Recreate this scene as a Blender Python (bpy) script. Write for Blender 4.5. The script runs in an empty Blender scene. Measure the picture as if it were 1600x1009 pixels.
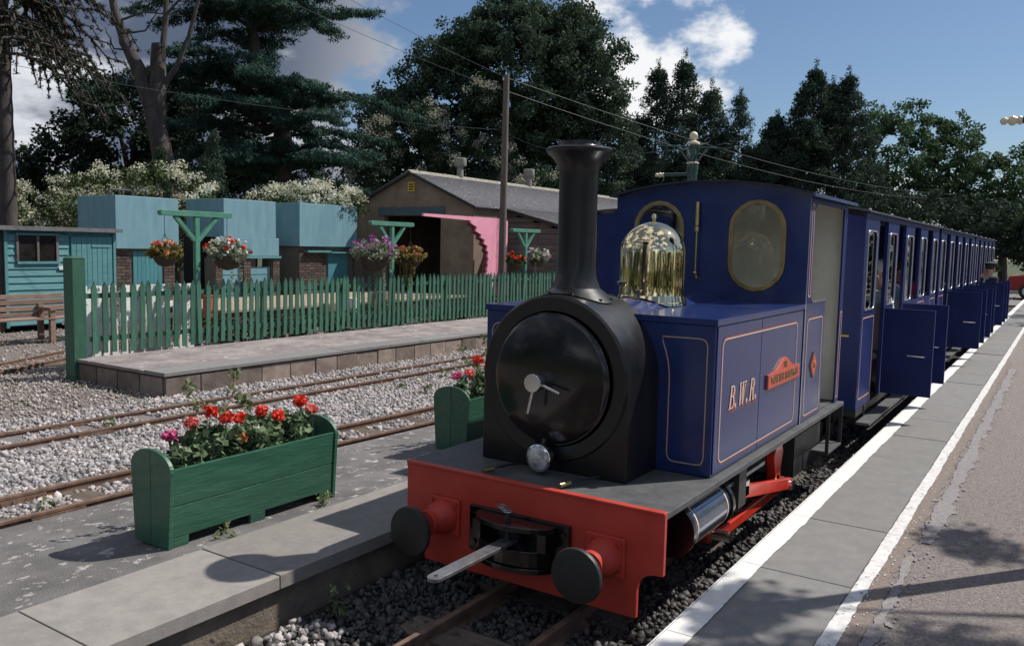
import bpy, bmesh, math, random
import numpy as np
from mathutils import Vector, Matrix
R = math.radians
random.seed(7); rng = np.random.default_rng(11)
scene = bpy.context.scene
col = scene.collection

# ------------------------------------------------------------------ camera
cam_d = bpy.data.cameras.new('camera'); cam = bpy.data.objects.new('camera', cam_d); col.objects.link(cam)
cam_d.sensor_width = 36; cam_d.lens = 1305.3/1600*36; cam_d.clip_end = 2000; cam_d.clip_start = .05
yaw, pitch, roll = R(-33.49), R(-5.27), R(1.25)
f_ = Vector((math.sin(yaw)*math.cos(pitch), math.cos(yaw)*math.cos(pitch), math.sin(pitch)))
r_ = Vector((math.cos(yaw), -math.sin(yaw), 0)); u_ = r_.cross(f_)
r2 = r_*math.cos(roll)+u_*math.sin(roll); u2 = -r_*math.sin(roll)+u_*math.cos(roll)
M = Matrix((r2, u2, -f_)).transposed().to_4x4(); M.translation = (0, 0, 1.70)
cam.matrix_world = M
scene.camera = cam

# ------------------------------------------------------------------ light
SUN_AZ, SUN_EL = 37.7, 50.8
L = Vector((math.sin(R(SUN_AZ))*math.cos(R(SUN_EL)), math.cos(R(SUN_AZ))*math.cos(R(SUN_EL)), math.sin(R(SUN_EL))))
sd = bpy.data.lights.new('sun', 'SUN'); sd.energy = 4.9; sd.angle = R(.55); sd.color = (1, .945, .87)
sun = bpy.data.objects.new('sun', sd); col.objects.link(sun)
sun.rotation_euler = L.to_track_quat('Z', 'Y').to_euler()
scene.view_settings.view_transform = 'Standard'; scene.view_settings.look = 'None'
scene.view_settings.exposure = 0.0; scene.view_settings.gamma = 1; scene.view_settings.use_curve_mapping = False

world = bpy.data.worlds.new('World'); scene.world = world; world.use_nodes = True
nt = world.node_tree; nt.nodes.clear()
def N(t, **k):
    n = nt.nodes.new(t)
    for a, b in k.items(): setattr(n, a, b)
    return n
def lk(a, b): nt.links.new(a, b)
sky = N('ShaderNodeTexSky'); sky.sky_type = 'NISHITA'; sky.sun_disc = False
sky.sun_elevation = R(SUN_EL); sky.sun_rotation = R(SUN_AZ); sky.air_density = 1.0; sky.dust_density = .6; sky.ozone_density = 5.0
bg = N('ShaderNodeBackground'); bg.inputs[1].default_value = .088; lk(sky.outputs[0], bg.inputs[0])
tc = N('ShaderNodeTexCoord')
def math_(op, a, b=None, c=None, clamp=False):
    n = N('ShaderNodeMath', operation=op); n.use_clamp = clamp
    for i, v in enumerate((a, b, c)):
        if v is None: continue
        if hasattr(v, 'links'): lk(v, n.inputs[i])
        else: n.inputs[i].default_value = v
    return n.outputs[0]
def sstep(v, lo, hi):
    n = N('ShaderNodeMapRange', interpolation_type='SMOOTHSTEP')
    lk(v, n.inputs['Value']); n.inputs['From Min'].default_value = lo; n.inputs['From Max'].default_value = hi
    return n.outputs['Result']
def dirv(az, el): return (math.sin(R(az))*math.cos(R(el)), math.cos(R(az))*math.cos(R(el)), math.sin(R(el)))
def dot(v):
    n = N('ShaderNodeVectorMath', operation='DOT_PRODUCT'); lk(tc.outputs['Generated'], n.inputs[0]); n.inputs[1].default_value = v
    return n.outputs['Value']
def noise(scale, det, off=(0, 0, 0), zs=1.7, rough=.58, dist=0):
    m = N('ShaderNodeMapping'); lk(tc.outputs['Generated'], m.inputs[0]); m.inputs['Location'].default_value = off; m.inputs['Scale'].default_value = (1, 1, zs)
    n = N('ShaderNodeTexNoise'); lk(m.outputs[0], n.inputs['Vector']); n.inputs['Scale'].default_value = scale
    n.inputs['Detail'].default_value = det; n.inputs['Roughness'].default_value = rough; n.inputs['Distortion'].default_value = dist
    return n.outputs['Fac']
n1 = noise(4.2, 9, (.3, .1, .4))
n2 = noise(3.1, 6, (2.3, 1.1, .9), 2.4)
n3 = noise(11, 6, (.7, 3.1, .2))
left = sstep(dot(dirv(-115, 10)), .13, .46)                 # the overcast bank covers the left of the sky
cumu = sstep(dot(dirv(-24.2, 14.8)), .9905, .9985)          # the tall white cloud
cumu2 = sstep(dot(dirv(-26.0, 10.3)), .9965, .9995)
cumu3 = sstep(dot(dirv(-11.0, 17.9)), .9965, .9996)
v = math_('ADD', n1, math_('MULTIPLY', left, .42)); v = math_('ADD', v, math_('MULTIPLY', sstep(dot(dirv(165, 45)), .1, .75), .17))
v = math_('ADD', v, math_('MULTIPLY', cumu, .20))
v = math_('ADD', v, math_('MULTIPLY', cumu2, .18))
v = math_('ADD', v, math_('MULTIPLY', cumu3, .14))
v = math_('ADD', v, math_('MULTIPLY', math_('SUBTRACT', n3, .5), .42))
mask = sstep(v, .67, .79)
dark = math_('MULTIPLY', left, sstep(math_('ADD', n2, math_('MULTIPLY', math_('SUBTRACT', n3, .5), .25)), .52, .38), clamp=True)
dark = math_('SUBTRACT', 1, math_('MULTIPLY', math_('SUBTRACT', 1, dark), 1))
br = sstep(math_('ADD', n2, math_('MULTIPLY', math_('SUBTRACT', n3, .5), .3)), .46, .66)
mixc = N('ShaderNodeMix', data_type='RGBA'); lk(br, mixc.inputs['Factor'])
mixc.inputs['A'].default_value = (.105, .135, .205, 1); mixc.inputs['B'].default_value = (.78, .81, .86, 1)
mix2 = N('ShaderNodeMix', data_type='RGBA'); lk(left, mix2.inputs['Factor'])
mix2.inputs['A'].default_value = (.93, .94, .96, 1); lk(mixc.outputs['Result'], mix2.inputs['B'])
bg2 = N('ShaderNodeBackground'); lk(mix2.outputs['Result'], bg2.inputs[0]); bg2.inputs[1].default_value = 1.0
ms = N('ShaderNodeMixShader'); lk(mask, ms.inputs[0]); lk(bg.outputs[0], ms.inputs[1]); lk(bg2.outputs[0], ms.inputs[2])
wo = N('ShaderNodeOutputWorld'); lk(ms.outputs[0], wo.inputs[0])

# ------------------------------------------------------------------ materials
MATS = {}
def mat(name, c, rough=.6, metal=0.0, c2=None, ns=6.0, nd=5, var=.18, bump=0.0, bs=40.0, spot=None, spc=None, sps=9.0, coat=0.0,
        stretch=None, attr=None, attr_amp=.5, trans=0.0, spec=.5, orand=0.0, lo=.35, hi=.65):
    if name in MATS: return MATS[name]
    m = bpy.data.materials.new(name); m.use_nodes = True; t = m.node_tree; b = t.nodes['Principled BSDF']
    nn = t.nodes.new; ll = t.links.new
    co = nn('ShaderNodeTexCoord'); mp = nn('ShaderNodeMapping'); ll(co.outputs['Object'], mp.inputs[0])
    if stretch: mp.inputs['Scale'].default_value = stretch
    no = nn('ShaderNodeTexNoise'); ll(mp.outputs[0], no.inputs['Vector']); no.inputs['Scale'].default_value = ns; no.inputs['Detail'].default_value = nd; no.inputs['Roughness'].default_value = .62
    rp = nn('ShaderNodeMapRange'); ll(no.outputs['Fac'], rp.inputs[0]); rp.inputs[1].default_value = lo; rp.inputs[2].default_value = hi
    if c2 is None:
        ca = tuple(x*(1-var) for x in c); cb = tuple(min(1, x*(1+var)) for x in c)
    else: ca, cb = c, c2
    mx = nn('ShaderNodeMix'); mx.data_type = 'RGBA'; ll(rp.outputs[0], mx.inputs['Factor'])
    mx.inputs['A'].default_value = (*ca, 1); mx.inputs['B'].default_value = (*cb, 1)
    out = mx.outputs['Result']
    if spot is not None:
        n2_ = nn('ShaderNodeTexNoise'); ll(mp.outputs[0], n2_.inputs['Vector']); n2_.inputs['Scale'].default_value = sps; n2_.inputs['Detail'].default_value = 6; n2_.inputs['Roughness'].default_value = .65
        r_2 = nn('ShaderNodeMapRange'); ll(n2_.outputs['Fac'], r_2.inputs[0]); r_2.inputs[1].default_value = spot; r_2.inputs[2].default_value = spot+.05
        m2 = nn('ShaderNodeMix'); m2.data_type = 'RGBA'; ll(r_2.outputs[0], m2.inputs['Factor']); ll(out, m2.inputs['A']); m2.inputs['B'].default_value = (*spc, 1)
        out = m2.outputs['Result']
    if orand:
        oi = nn('ShaderNodeObjectInfo'); mr0 = nn('ShaderNodeMapRange'); ll(oi.outputs['Random'], mr0.inputs[0]); mr0.inputs[3].default_value = 1-orand; mr0.inputs[4].default_value = 1+orand
        m4 = nn('ShaderNodeVectorMath'); m4.operation = 'SCALE'; ll(out, m4.inputs[0]); ll(mr0.outputs[0], m4.inputs['Scale']); out = m4.outputs[0]
    if attr:
        at = nn('ShaderNodeAttribute'); at.attribute_name = attr
        mr = nn('ShaderNodeMapRange'); ll(at.outputs['Fac'], mr.inputs[0]); mr.inputs[3].default_value = 1-attr_amp; mr.inputs[4].default_value = 1+attr_amp
        m3 = nn('ShaderNodeVectorMath'); m3.operation = 'SCALE'; ll(out, m3.inputs[0]); ll(mr.outputs[0], m3.inputs['Scale'])
        out = m3.outputs[0]
    ll(out, b.inputs['Base Color'])
    b.inputs['Roughness'].default_value = rough; b.inputs['Metallic'].default_value = metal
    b.inputs['Coat Weight'].default_value = coat; b.inputs['Coat Roughness'].default_value = .06
    b.inputs['Specular IOR Level'].default_value = spec
    if not metal and rough > .15 and bump >= 0:
        rr = nn('ShaderNodeMapRange'); ll(no.outputs['Fac'], rr.inputs[0]); rr.inputs[3].default_value = max(.05, rough-.1); rr.inputs[4].default_value = min(1, rough+.12)
        ll(rr.outputs[0], b.inputs['Roughness'])
    if bump:
        bn = nn('ShaderNodeTexNoise'); ll(mp.outputs[0], bn.inputs['Vector']); bn.inputs['Scale'].default_value = bs; bn.inputs['Detail'].default_value = 8; bn.inputs['Roughness'].default_value = .6
        bu = nn('ShaderNodeBump'); bu.inputs['Strength'].default_value = bump; bu.inputs['Distance'].default_value = .02
        ll(bn.outputs['Fac'], bu.inputs['Height']); ll(bu.outputs[0], b.inputs['Normal'])
    if trans:
        tr = nn('ShaderNodeBsdfTranslucent'); ll(out, tr.inputs[0]); mi = nn('ShaderNodeMixShader'); mi.inputs[0].default_value = trans
        ll(b.outputs[0], mi.inputs[1]); ll(tr.outputs[0], mi.inputs[2]); ll(mi.outputs[0], t.nodes['Material Output'].inputs[0])
    MATS[name] = m
    return m
def glass(name='window_glass', tint=(.9, .93, .95)):
    if name in MATS: return MATS[name]
    m = bpy.data.materials.new(name); m.use_nodes = True; t = m.node_tree; t.nodes.clear()
    a = t.nodes.new('ShaderNodeBsdfTransparent'); a.inputs[0].default_value = (*tint, 1)
    g = t.nodes.new('ShaderNodeBsdfGlossy'); g.inputs[1].default_value = .02
    fr = t.nodes.new('ShaderNodeFresnel'); fr.inputs[0].default_value = 1.5
    mi = t.nodes.new('ShaderNodeMixShader'); o = t.nodes.new('ShaderNodeOutputMaterial')
    t.links.new(fr.outputs[0], mi.inputs[0]); t.links.new(a.outputs[0], mi.inputs[1]); t.links.new(g.outputs[0], mi.inputs[2]); t.links.new(mi.outputs[0], o.inputs[0])
    MATS[name] = m; return m

m_blue = mat('blue_paint', (.016, .033, .134), .17, var=.12, ns=5, coat=.0, spec=.55, bump=.05, bs=2.2)
m_blue_m = mat('blue_coach_paint', (.016, .027, .115), .42, var=.14, ns=2.5, coat=0, spec=.18, bump=.02, bs=12)
m_black = mat('black_gloss_paint', (.006, .006, .007), .20, var=.3, ns=5, coat=.35, bump=.02, bs=14)
m_soot = mat('smokebox_black', (.007, .007, .008), .33, var=.4, ns=7, coat=.1, bump=.03, bs=30)
m_foot = mat('footplate_grey', (.060, .063, .068), .62, c2=(.095, .098, .10), ns=9, bump=.15, bs=90, spot=.66, spc=(.15, .145, .14), sps=16)
m_red = mat('red_buffer_paint', (.42, .040, .026), .48, c2=(.52, .056, .036), ns=5, bump=.04, bs=30, spot=.72, spc=(.20, .03, .02), sps=13)
m_redb = mat('red_rod_paint', (.55, .035, .018), .35, var=.15, ns=8, coat=.3)
m_steel = mat('worn_steel', (.33, .33, .34), .42, .85, var=.25, ns=20, spot=.62, spc=(.24, .15, .10), sps=22, bump=.03, bs=60)
m_bright = mat('bright_steel', (.66, .66, .66), .25, 1, var=.08, bump=.02, bs=60)
m_chrome = mat('chrome', (.85, .86, .88), .07, 1, var=.04)
m_brass = mat('polished_brass', (.86, .70, .42), .035, 1, var=.05, ns=3, bump=.006, bs=5)
m_brassd = mat('dull_brass', (.34, .27, .13), .34, .9, var=.25, ns=14)
m_brassl = mat('whistle_brass', (.62, .47, .22), .2, 1, var=.15, ns=14)
m_cream = mat('cream_paint', (.80, .78, .68), .42, var=.08, ns=4, bump=.02)
m_lin = mat('cream_lining', (.72, .55, .44), .4, var=.06)
m_lint = mat('tan_lining', (.50, .34, .26), .45, var=.06)
m_linr = mat('red_lining', (.42, .07, .05), .4, var=.06)
m_glass = glass()
m_glassd = glass('cab_glass', (.86, .88, .84))
m_rust = mat('rusty_rail', (.11, .066, .048), .72, c2=(.215, .13, .092), ns=14, nd=8, bump=.15, bs=80, spot=.66, spc=(.10, .07, .055), sps=20)
m_railtop = mat('rail_head_steel', (.20, .15, .12), .42, .6, c2=(.32, .25, .2), ns=22)
m_sleeper = mat('timber_sleeper', (.075, .058, .045), .85, c2=(.15, .12, .095), ns=6, stretch=(1, 9, 9), bump=.3, bs=40, orand=0.25)
m_conc = mat('concrete_slab', (.228, .212, .196), .86, c2=(.288, .265, .245), ns=12, nd=10, bump=.28, bs=260, spot=.62, spc=(.42, .395, .37), sps=120, orand=0.1)
m_conc2 = mat('concrete_slab_grey', (.182, .179, .174), .84, c2=(.226, .221, .213), ns=12, nd=10, bump=.26, bs=280, spot=.60, spc=(.34, .33, .315), sps=150, orand=0.07)
m_wallc = mat('platform_wall_render', (.115, .095, .075), .9, c2=(.26, .215, .165), ns=3.5, nd=9, bump=.5, bs=45, spot=.60, spc=(.06, .052, .045), sps=7)
m_tar = mat('worn_tarmac', (.130, .122, .122), .9, c2=(.225, .212, .21), ns=3.5, nd=10, bump=.7, bs=120, spot=.575, spc=(.48, .455, .42), sps=11)
m_white = mat('white_line_paint', (.74, .73, .70), .7, c2=(.84, .83, .80), ns=18, bump=.25, bs=90, spot=.70, spc=(.42, .40, .38), sps=32)
m_whitew = mat('worn_white_line_paint', (.58, .57, .56), .75, c2=(.76, .75, .73), ns=18, bump=.25, bs=90, spot=.585, spc=(.24, .22, .21), sps=46)
m_green = mat('green_trough_paint', (.024, .092, .058), .38, c2=(.038, .130, .080), ns=2.2, stretch=(9, 1.2, 9), bump=.25, bs=9, coat=.15, spot=.645, spc=(.10, .19, .13), sps=22, orand=0.1)
m_greenf = mat('green_fence_paint', (.034, .108, .070), .5, c2=(.062, .165, .112), ns=7, stretch=(3, 3, .7), bump=.1, bs=30, orand=0.22)
m_greeng = mat('green_gallows_paint', (.062, .205, .145), .45, c2=(.095, .27, .19), ns=7, bump=.08, bs=30)
m_greend = mat('dark_green_post_paint', (.026, .095, .060), .5, c2=(.042, .13, .082), ns=5, stretch=(3, 3, .8), bump=.12, bs=30)
m_teal = mat('teal_tank_paint', (.140, .285, .345), .55, c2=(.19, .345, .40), ns=2.2, stretch=(3, 3, .5), bump=.05, bs=14, spot=.70, spc=(.22, .20, .10), sps=2.6)
m_tealb = mat('teal_board_paint', (.080, .235, .250), .55, c2=(.12, .30, .31), ns=4, stretch=(4, .8, 6), bump=.15, bs=26, orand=0.08)
m_teald = mat('teal_door_paint', (.055, .20, .235), .55, c2=(.075, .25, .28), ns=4, stretch=(5, 5, .8), bump=.12, bs=26, orand=0.06)
m_whitep = mat('flaking_white_paint', (.70, .70, .68), .7, c2=(.86, .86, .84), ns=9, bump=.2, bs=40, spot=.60, spc=(.22, .20, .17), sps=15, orand=0.1)
m_bench = mat('weathered_bench_wood', (.17, .105, .075), .8, c2=(.30, .21, .165), ns=6, stretch=(8, .8, 8), bump=.25, bs=30, orand=0.18)
m_bark = mat('grey_bark', (.034, .028, .027), .95, c2=(.085, .070, .065), ns=5, stretch=(1, 1, .25), bump=1, bs=14)
m_barkd = mat('dark_bark', (.045, .036, .030), .95, c2=(.09, .07, .055), ns=5, stretch=(1, 1, .3), bump=1, bs=14)
m_pole = mat('creosoted_pole', (.11, .085, .072), .85, c2=(.19, .15, .13), ns=8, stretch=(4, 4, .4), bump=.3, bs=22)
m_brick = mat('dark_brick', (.060, .045, .038), .9, c2=(.115, .080, .065), ns=9, bump=.3, bs=60, orand=0.35)
m_mortar = mat('mortar', (.13, .12, .105), .95, var=.2, ns=20)
m_stonew = mat('block_wall', (.17, .135, .115), .9, c2=(.30, .235, .20), ns=6, nd=8, bump=.45, bs=50, spot=.66, spc=(.12, .11, .09), sps=8, orand=0.38)
m_shed = mat('shed_brown_render', (.165, .128, .092), .9, c2=(.26, .205, .152), ns=2.2, nd=8, bump=.25, bs=40, spot=.70, spc=(.08, .06, .05), sps=2.4)
m_roof = mat('asbestos_roof', (.085, .085, .094), .9, c2=(.175, .172, .185), ns=16, nd=10, bump=.7, bs=45, spot=.62, spc=(.42, .42, .39), sps=7)
m_ridge = mat('mossy_ridge', (.17, .155, .12), .95, c2=(.36, .34, .28), ns=9, nd=8, bump=.7, bs=30)
m_siding = mat('grey_siding', (.12, .10, .09), .85, c2=(.21, .18, .165), ns=4, stretch=(.6, 4, 6), bump=.25, bs=30, orand=0.2)
m_pink = mat('pink_paint', (.86, .36, .47), .55, var=.07, ns=4, bump=.05)
m_pinkd = mat('dark_red_edge_paint', (.20, .035, .05), .6, var=.1)
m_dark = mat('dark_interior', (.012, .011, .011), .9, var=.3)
m_yellow = mat('yellow_paint', (.55, .36, .03), .6, var=.1)
m_iron = mat('black_iron', (.02, .021, .022), .5, var=.3, bump=.05)
m_lampg = mat('lamp_green', (.018, .06, .045), .22, var=.2, coat=.5)
m_ivory = mat('cream_finial', (.78, .68, .50), .35, var=.08)
m_soil = mat('potting_soil', (.035, .025, .018), .95, c2=(.07, .05, .035), ns=30, bump=.8, bs=60)
m_stone = mat('ballast_stone', (.31, .29, .30), .85, c2=(.37, .335, .315), ns=1.6, attr='rnd', attr_amp=.75, bump=.2, bs=80)
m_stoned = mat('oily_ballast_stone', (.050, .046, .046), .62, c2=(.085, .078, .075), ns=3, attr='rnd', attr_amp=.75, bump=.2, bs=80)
m_grit = mat('yard_grit_stone', (.27, .235, .21), .9, c2=(.38, .34, .32), ns=3, attr='rnd', attr_amp=.6)
m_bed = mat('ballast_bed', (.15, .14, .14), .95, c2=(.26, .245, .24), ns=22, nd=8, bump=1, bs=60)
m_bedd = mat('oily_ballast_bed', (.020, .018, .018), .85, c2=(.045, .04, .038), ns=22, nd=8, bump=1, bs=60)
m_yard = mat('yard_dirt', (.13, .108, .092), .95, c2=(.25, .22, .20), ns=14, nd=10, bump=1, bs=55, spot=.56, spc=(.085, .090, .055), sps=2.2)
m_field = mat('field_grass', (.035, .05, .018), .95, c2=(.07, .085, .03), ns=1.2, nd=8, bump=.5, bs=20)
def leafm(name, a, b, ns=.9, rough=.8, tr=.22, amp=.45):
    return mat(name, a, rough, c2=b, ns=ns, nd=3, attr='rnd', attr_amp=amp, trans=tr, lo=.42, hi=.6, spec=.12)
lf_oak = leafm('oak_leaf', (0.041, 0.070, 0.046), (0.089, 0.132, 0.078))
lf_bush = leafm('dark_bush_leaf', (0.018, 0.030, 0.020), (0.037, 0.056, 0.035), tr=.12)
lf_cedar = leafm('cedar_needles', (0.031, 0.070, 0.053), (0.067, 0.126, 0.096), tr=.15)
lf_monkey = leafm('monkey_puzzle_leaf', (.010, .018, .011), (.020, .032, .018), tr=.05)
lf_con = leafm('conifer_spray', (0.036, 0.062, 0.044), (0.075, 0.114, 0.073), tr=.2)
lf_light = leafm('lime_leaf', (0.053, 0.098, 0.048), (0.103, 0.163, 0.077), tr=.32)
lf_dark = leafm('yew_leaf', (0.030, 0.051, 0.038), (0.059, 0.092, 0.059), tr=.2)
lf_vine = leafm('vine_leaf', (.050, .080, .030), (.11, .15, .065), tr=.25)
lf_bloom = leafm('vine_blossom', (.62, .61, .46), (.80, .78, .64), tr=.3, amp=.2)
lf_bloomd = leafm('creeper_blossom', (.34, .34, .26), (.52, .50, .40), tr=.3, amp=.3)
lf_ger = leafm('geranium_leaf', (.085, .14, .07), (.21, .28, .16), ns=14, tr=.25)
lf_weed = leafm('weed_leaf', (.12, .16, .07), (.24, .28, .14), ns=14, tr=.25)
lf_sil = leafm('silver_leaf', (.20, .25, .16), (.42, .44, .34), ns=14, tr=.25)
lf_gold = leafm('golden_leaf', (.16, .13, .04), (.30, .26, .09), ns=14, tr=.25)
def petal(n, a, b): return mat(n, a, .6, c2=b, ns=30, attr='rnd', attr_amp=.25, trans=.25)
pt_red = petal('scarlet_petal', (.62, .03, .015), (.80, .07, .03))
pt_pink = petal('magenta_petal', (.62, .05, .22), (.80, .16, .38))
pt_salm = petal('salmon_petal', (.68, .12, .08), (.85, .25, .20))
pt_pur = petal('purple_petal', (.32, .10, .30), (.55, .22, .50))
pt_wht = petal('white_petal', (.68, .66, .55), (.82, .80, .72))
pt_org = petal('orange_petal', (.55, .18, .05), (.70, .30, .14))

# ------------------------------------------------------------------ object helpers
def wpos(o):
    p = Vector((0, 0, 0))
    while o is not None: p += Vector(o.location); o = o.parent
    return p
def link(o, parent=None):
    col.objects.link(o)
    if parent is not None: o.parent = parent
    return o
def tag(o, label=None, cat=None, group=None, kind=None):
    if label: o['label'] = label
    if cat: o['category'] = cat
    if group: o['group'] = group
    if kind: o['kind'] = kind
    return o
def thing(name, loc, label, cat, group=None):
    o = bpy.data.objects.new(name, None); o.location = loc; o.empty_display_size = .2
    link(o); return tag(o, label, cat, group)
def children(o): return [c for c in bpy.data.objects if c.parent == o]
KIDS = {}
def copy_tree(o, loc=None, rz=None, label=None, group=None, parent=None, kids=None):
    if kids is None:
        kids = {}
        for c in bpy.data.objects:
            if c.parent: kids.setdefault(c.parent.name, []).append(c)
    n = o.copy(); link(n)
    if parent is not None: n.parent = parent
    if loc is not None: n.location = loc
    if rz is not None: n.rotation_euler = (0, 0, rz)
    if label: n['label'] = label
    if group: n['group'] = group
    for c in kids.get(o.name, []): copy_tree(c, parent=n, kids=kids)
    return n

class MB:
    def __init__(s): s.v = []; s.f = []
    def add(s, vs, fs):
        o = len(s.v); s.v += [tuple(p) for p in vs]; s.f += [tuple(i+o for i in f) for f in fs]; return s
    def box(s, x0, x1, y0, y1, z0, z1):
        if x0 > x1: x0, x1 = x1, x0
        if y0 > y1: y0, y1 = y1, y0
        return s.add([(x0, y0, z0), (x1, y0, z0), (x1, y1, z0), (x0, y1, z0), (x0, y0, z1), (x1, y0, z1), (x1, y1, z1), (x0, y1, z1)],
                     [(0, 3, 2, 1), (4, 5, 6, 7), (0, 1, 5, 4), (1, 2, 6, 5), (2, 3, 7, 6), (3, 0, 4, 7)])
    def bar(s, a, b, w, h, up=(0, 0, 1)):
        a = Vector(a); b = Vector(b); d = (b-a).normalized(); u = Vector(up)
        if abs(d.dot(u)) > .98: u = Vector((1, 0, 0))
        x = d.cross(u).normalized(); y = x.cross(d)
        vs = [p + x*sx*w/2 + y*sy*h/2 for p in (a, b) for sx, sy in ((-1, -1), (1, -1), (1, 1), (-1, 1))]
        return s.add(vs, [(0, 3, 2, 1)[::-1], (4, 5, 6, 7)[::-1], (0, 1, 5, 4)[::-1], (1, 2, 6, 5)[::-1], (2, 3, 7, 6)[::-1], (3, 0, 4, 7)[::-1]])
    def tube(s, pts, rads, seg=8, cap=True):
        pts = [Vector(p) for p in pts]
        if not hasattr(rads, '__len__'): rads = [rads]*len(pts)
        rings = []; ref = None
        for i, p in enumerate(pts):
            d = (pts[min(i+1, len(pts)-1)]-pts[max(i-1, 0)]).normalized()
            if ref is None:
                ref = Vector((0, 0, 1)) if abs(d.z) < .9 else Vector((1, 0, 0))
            x = d.cross(ref)
            if x.length < 1e-4: x = d.orthogonal()
            x.normalize(); y = d.cross(x).normalized(); ref = x.cross(d) * 1.0
            ref = -ref if ref.length else Vector((0, 0, 1))
            ref = y.cross(d).cross(d) if False else ref
            rings.append([p + (x*math.cos(a)+y*math.sin(a))*rads[i] for a in [2*math.pi*k/seg for k in range(seg)]])
            ref = d.cross(x).normalized() if False else x.cross(d).normalized()
        o = len(s.v)
        for r in rings: s.v += [tuple(p) for p in r]
        for i in range(len(rings)-1):
            for k in range(seg):
                k2 = (k+1) % seg
                s.f.append((o+i*seg+k, o+i*seg+k2, o+(i+1)*seg+k2, o+(i+1)*seg+k))
        if cap:
            s.f.append(tuple(o+k for k in range(seg))[::-1]); s.f.append(tuple(o+(len(rings)-1)*seg+k for k in range(seg)))
        return s
    def cyl(s, a, b, r0, r1=None, seg=20, cap=True): return s.tube([a, b], [r0, r0 if r1 is None else r1], seg, cap)
    def lathe(s, prof, c, axis='Z', seg=40):
        o = len(s.v); n = len(prof)
        for (r, h) in prof:
            for k in range(seg):
                a = 2*math.pi*k/seg; ca, sa = math.cos(a)*r, math.sin(a)*r
                p = {'Z': (ca, sa, h), 'Y': (ca, h, sa), 'X': (h, ca, sa)}[axis]
                s.v.append((c[0]+p[0], c[1]+p[1], c[2]+p[2]))
        for i in range(n-1):
            for k in range(seg):
                k2 = (k+1) % seg
                s.f.append((o+i*seg+k, o+i*seg+k2, o+(i+1)*seg+k2, o+(i+1)*seg+k))
        if prof[0][0] > 1e-4: s.f.append(tuple(o+k for k in range(seg))[::-1])
        if prof[-1][0] > 1e-4: s.f.append(tuple(o+(n-1)*seg+k for k in range(seg)))
        return s
    def sphere(s, c, r, seg=12, sc=(1, 1, 1)):
        o = len(s.v); nr = max(4, seg//2)
        for i in range(nr+1):
            t = math.pi*i/nr
            for k in range(seg):
                a = 2*math.pi*k/seg
                s.v.append((c[0]+r*sc[0]*math.sin(t)*math.cos(a), c[1]+r*sc[1]*math.sin(t)*math.sin(a), c[2]+r*sc[2]*math.cos(t)))
        for i in range(nr):
            for k in range(seg):
                k2 = (k+1) % seg
                s.f.append((o+i*seg+k, o+(i+1)*seg+k, o+(i+1)*seg+k2, o+i*seg+k2))
        return s
    def prism(s, poly, a0, a1, axis):
        """poly in the two other axes (in xyz order), extruded from a0 to a1"""
        def P(u, v, w): return {'X': (w, u, v), 'Y': (u, w, v), 'Z': (u, v, w)}[axis]
        n = len(poly); o = len(s.v)
        for w in (a0, a1): s.v += [P(u, v, w) for u, v in poly]
        s.f.append(tuple(range(o, o+n))); s.f.append(tuple(range(o+n, o+2*n))[::-1])
        for i in range(n):
            j = (i+1) % n; s.f.append((o+i, o+n+i, o+n+j, o+j))
        return s
    def build(s, name, m, parent=None, smooth=False, bevel=0, loc=None, rnd=None, fix=True, ang=40):
        me = bpy.data.meshes.new(name)
        base = wpos(parent) if parent is not None else Vector((0, 0, 0))
        if loc is not None: base = base + Vector(loc)
        me.from_pydata([(x-base.x, y-base.y, z-base.z) for x, y, z in s.v], [], s.f); me.materials.append(m)
        if fix:
            bm = bmesh.new(); bm.from_mesh(me); bmesh.ops.remove_doubles(bm, verts=bm.verts, dist=1e-6) if smooth else None
            bmesh.ops.recalc_face_normals(bm, faces=bm.faces); bm.to_mesh(me); bm.free()
        if smooth: me.shade_smooth(); me.set_sharp_from_angle(angle=R(ang))
        o = bpy.data.objects.new(name, me); link(o, parent)
        if loc is not None: o.location = Vector(loc)
        if bevel:
            bv = o.modifiers.new('bevel', 'BEVEL'); bv.width = bevel; bv.segments = 2; bv.limit_method = 'ANGLE'; bv.angle_limit = R(35)
        return o
def inst(name, me, loc, parent=None, rot=None, sc=None):
    o = bpy.data.objects.new(name, me); o.location = loc
    if rot: o.rotation_euler = rot
    if sc: o.scale = sc
    return link(o, parent)

def npmesh(name, V, F, m, parent=None, rnd=None, smooth=False):
    """V (n,3), F (k,q) uniform polygons"""
    me = bpy.data.meshes.new(name); base = wpos(parent) if parent is not None else Vector((0, 0, 0))
    V = np.asarray(V, np.float32)-np.array(base, np.float32); F = np.asarray(F, np.int32); k, q = F.shape
    me.vertices.add(len(V)); me.vertices.foreach_set('co', V.ravel())
    me.loops.add(k*q); me.loops.foreach_set('vertex_index', F.ravel())
    me.polygons.add(k); me.polygons.foreach_set('loop_start', np.arange(0, k*q, q, dtype=np.int32)); me.polygons.foreach_set('loop_total', np.full(k, q, np.int32))
    me.update(calc_edges=True)
    if rnd is not None:
        a = me.attributes.new('rnd', 'FLOAT', 'FACE'); a.data.foreach_set('value', np.asarray(rnd, np.float32))
    me.materials.append(m)
    if smooth: me.shade_smooth()
    o = link(bpy.data.objects.new(name, me), parent)
    if name in ('flower', 'blossom', 'trailing_stem', 'leading_shoot', 'geranium_leaves', 'stem_leaves', 'foliage', 'leaf_spikes'): o['kind'] = 'stuff'
    return o

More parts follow.
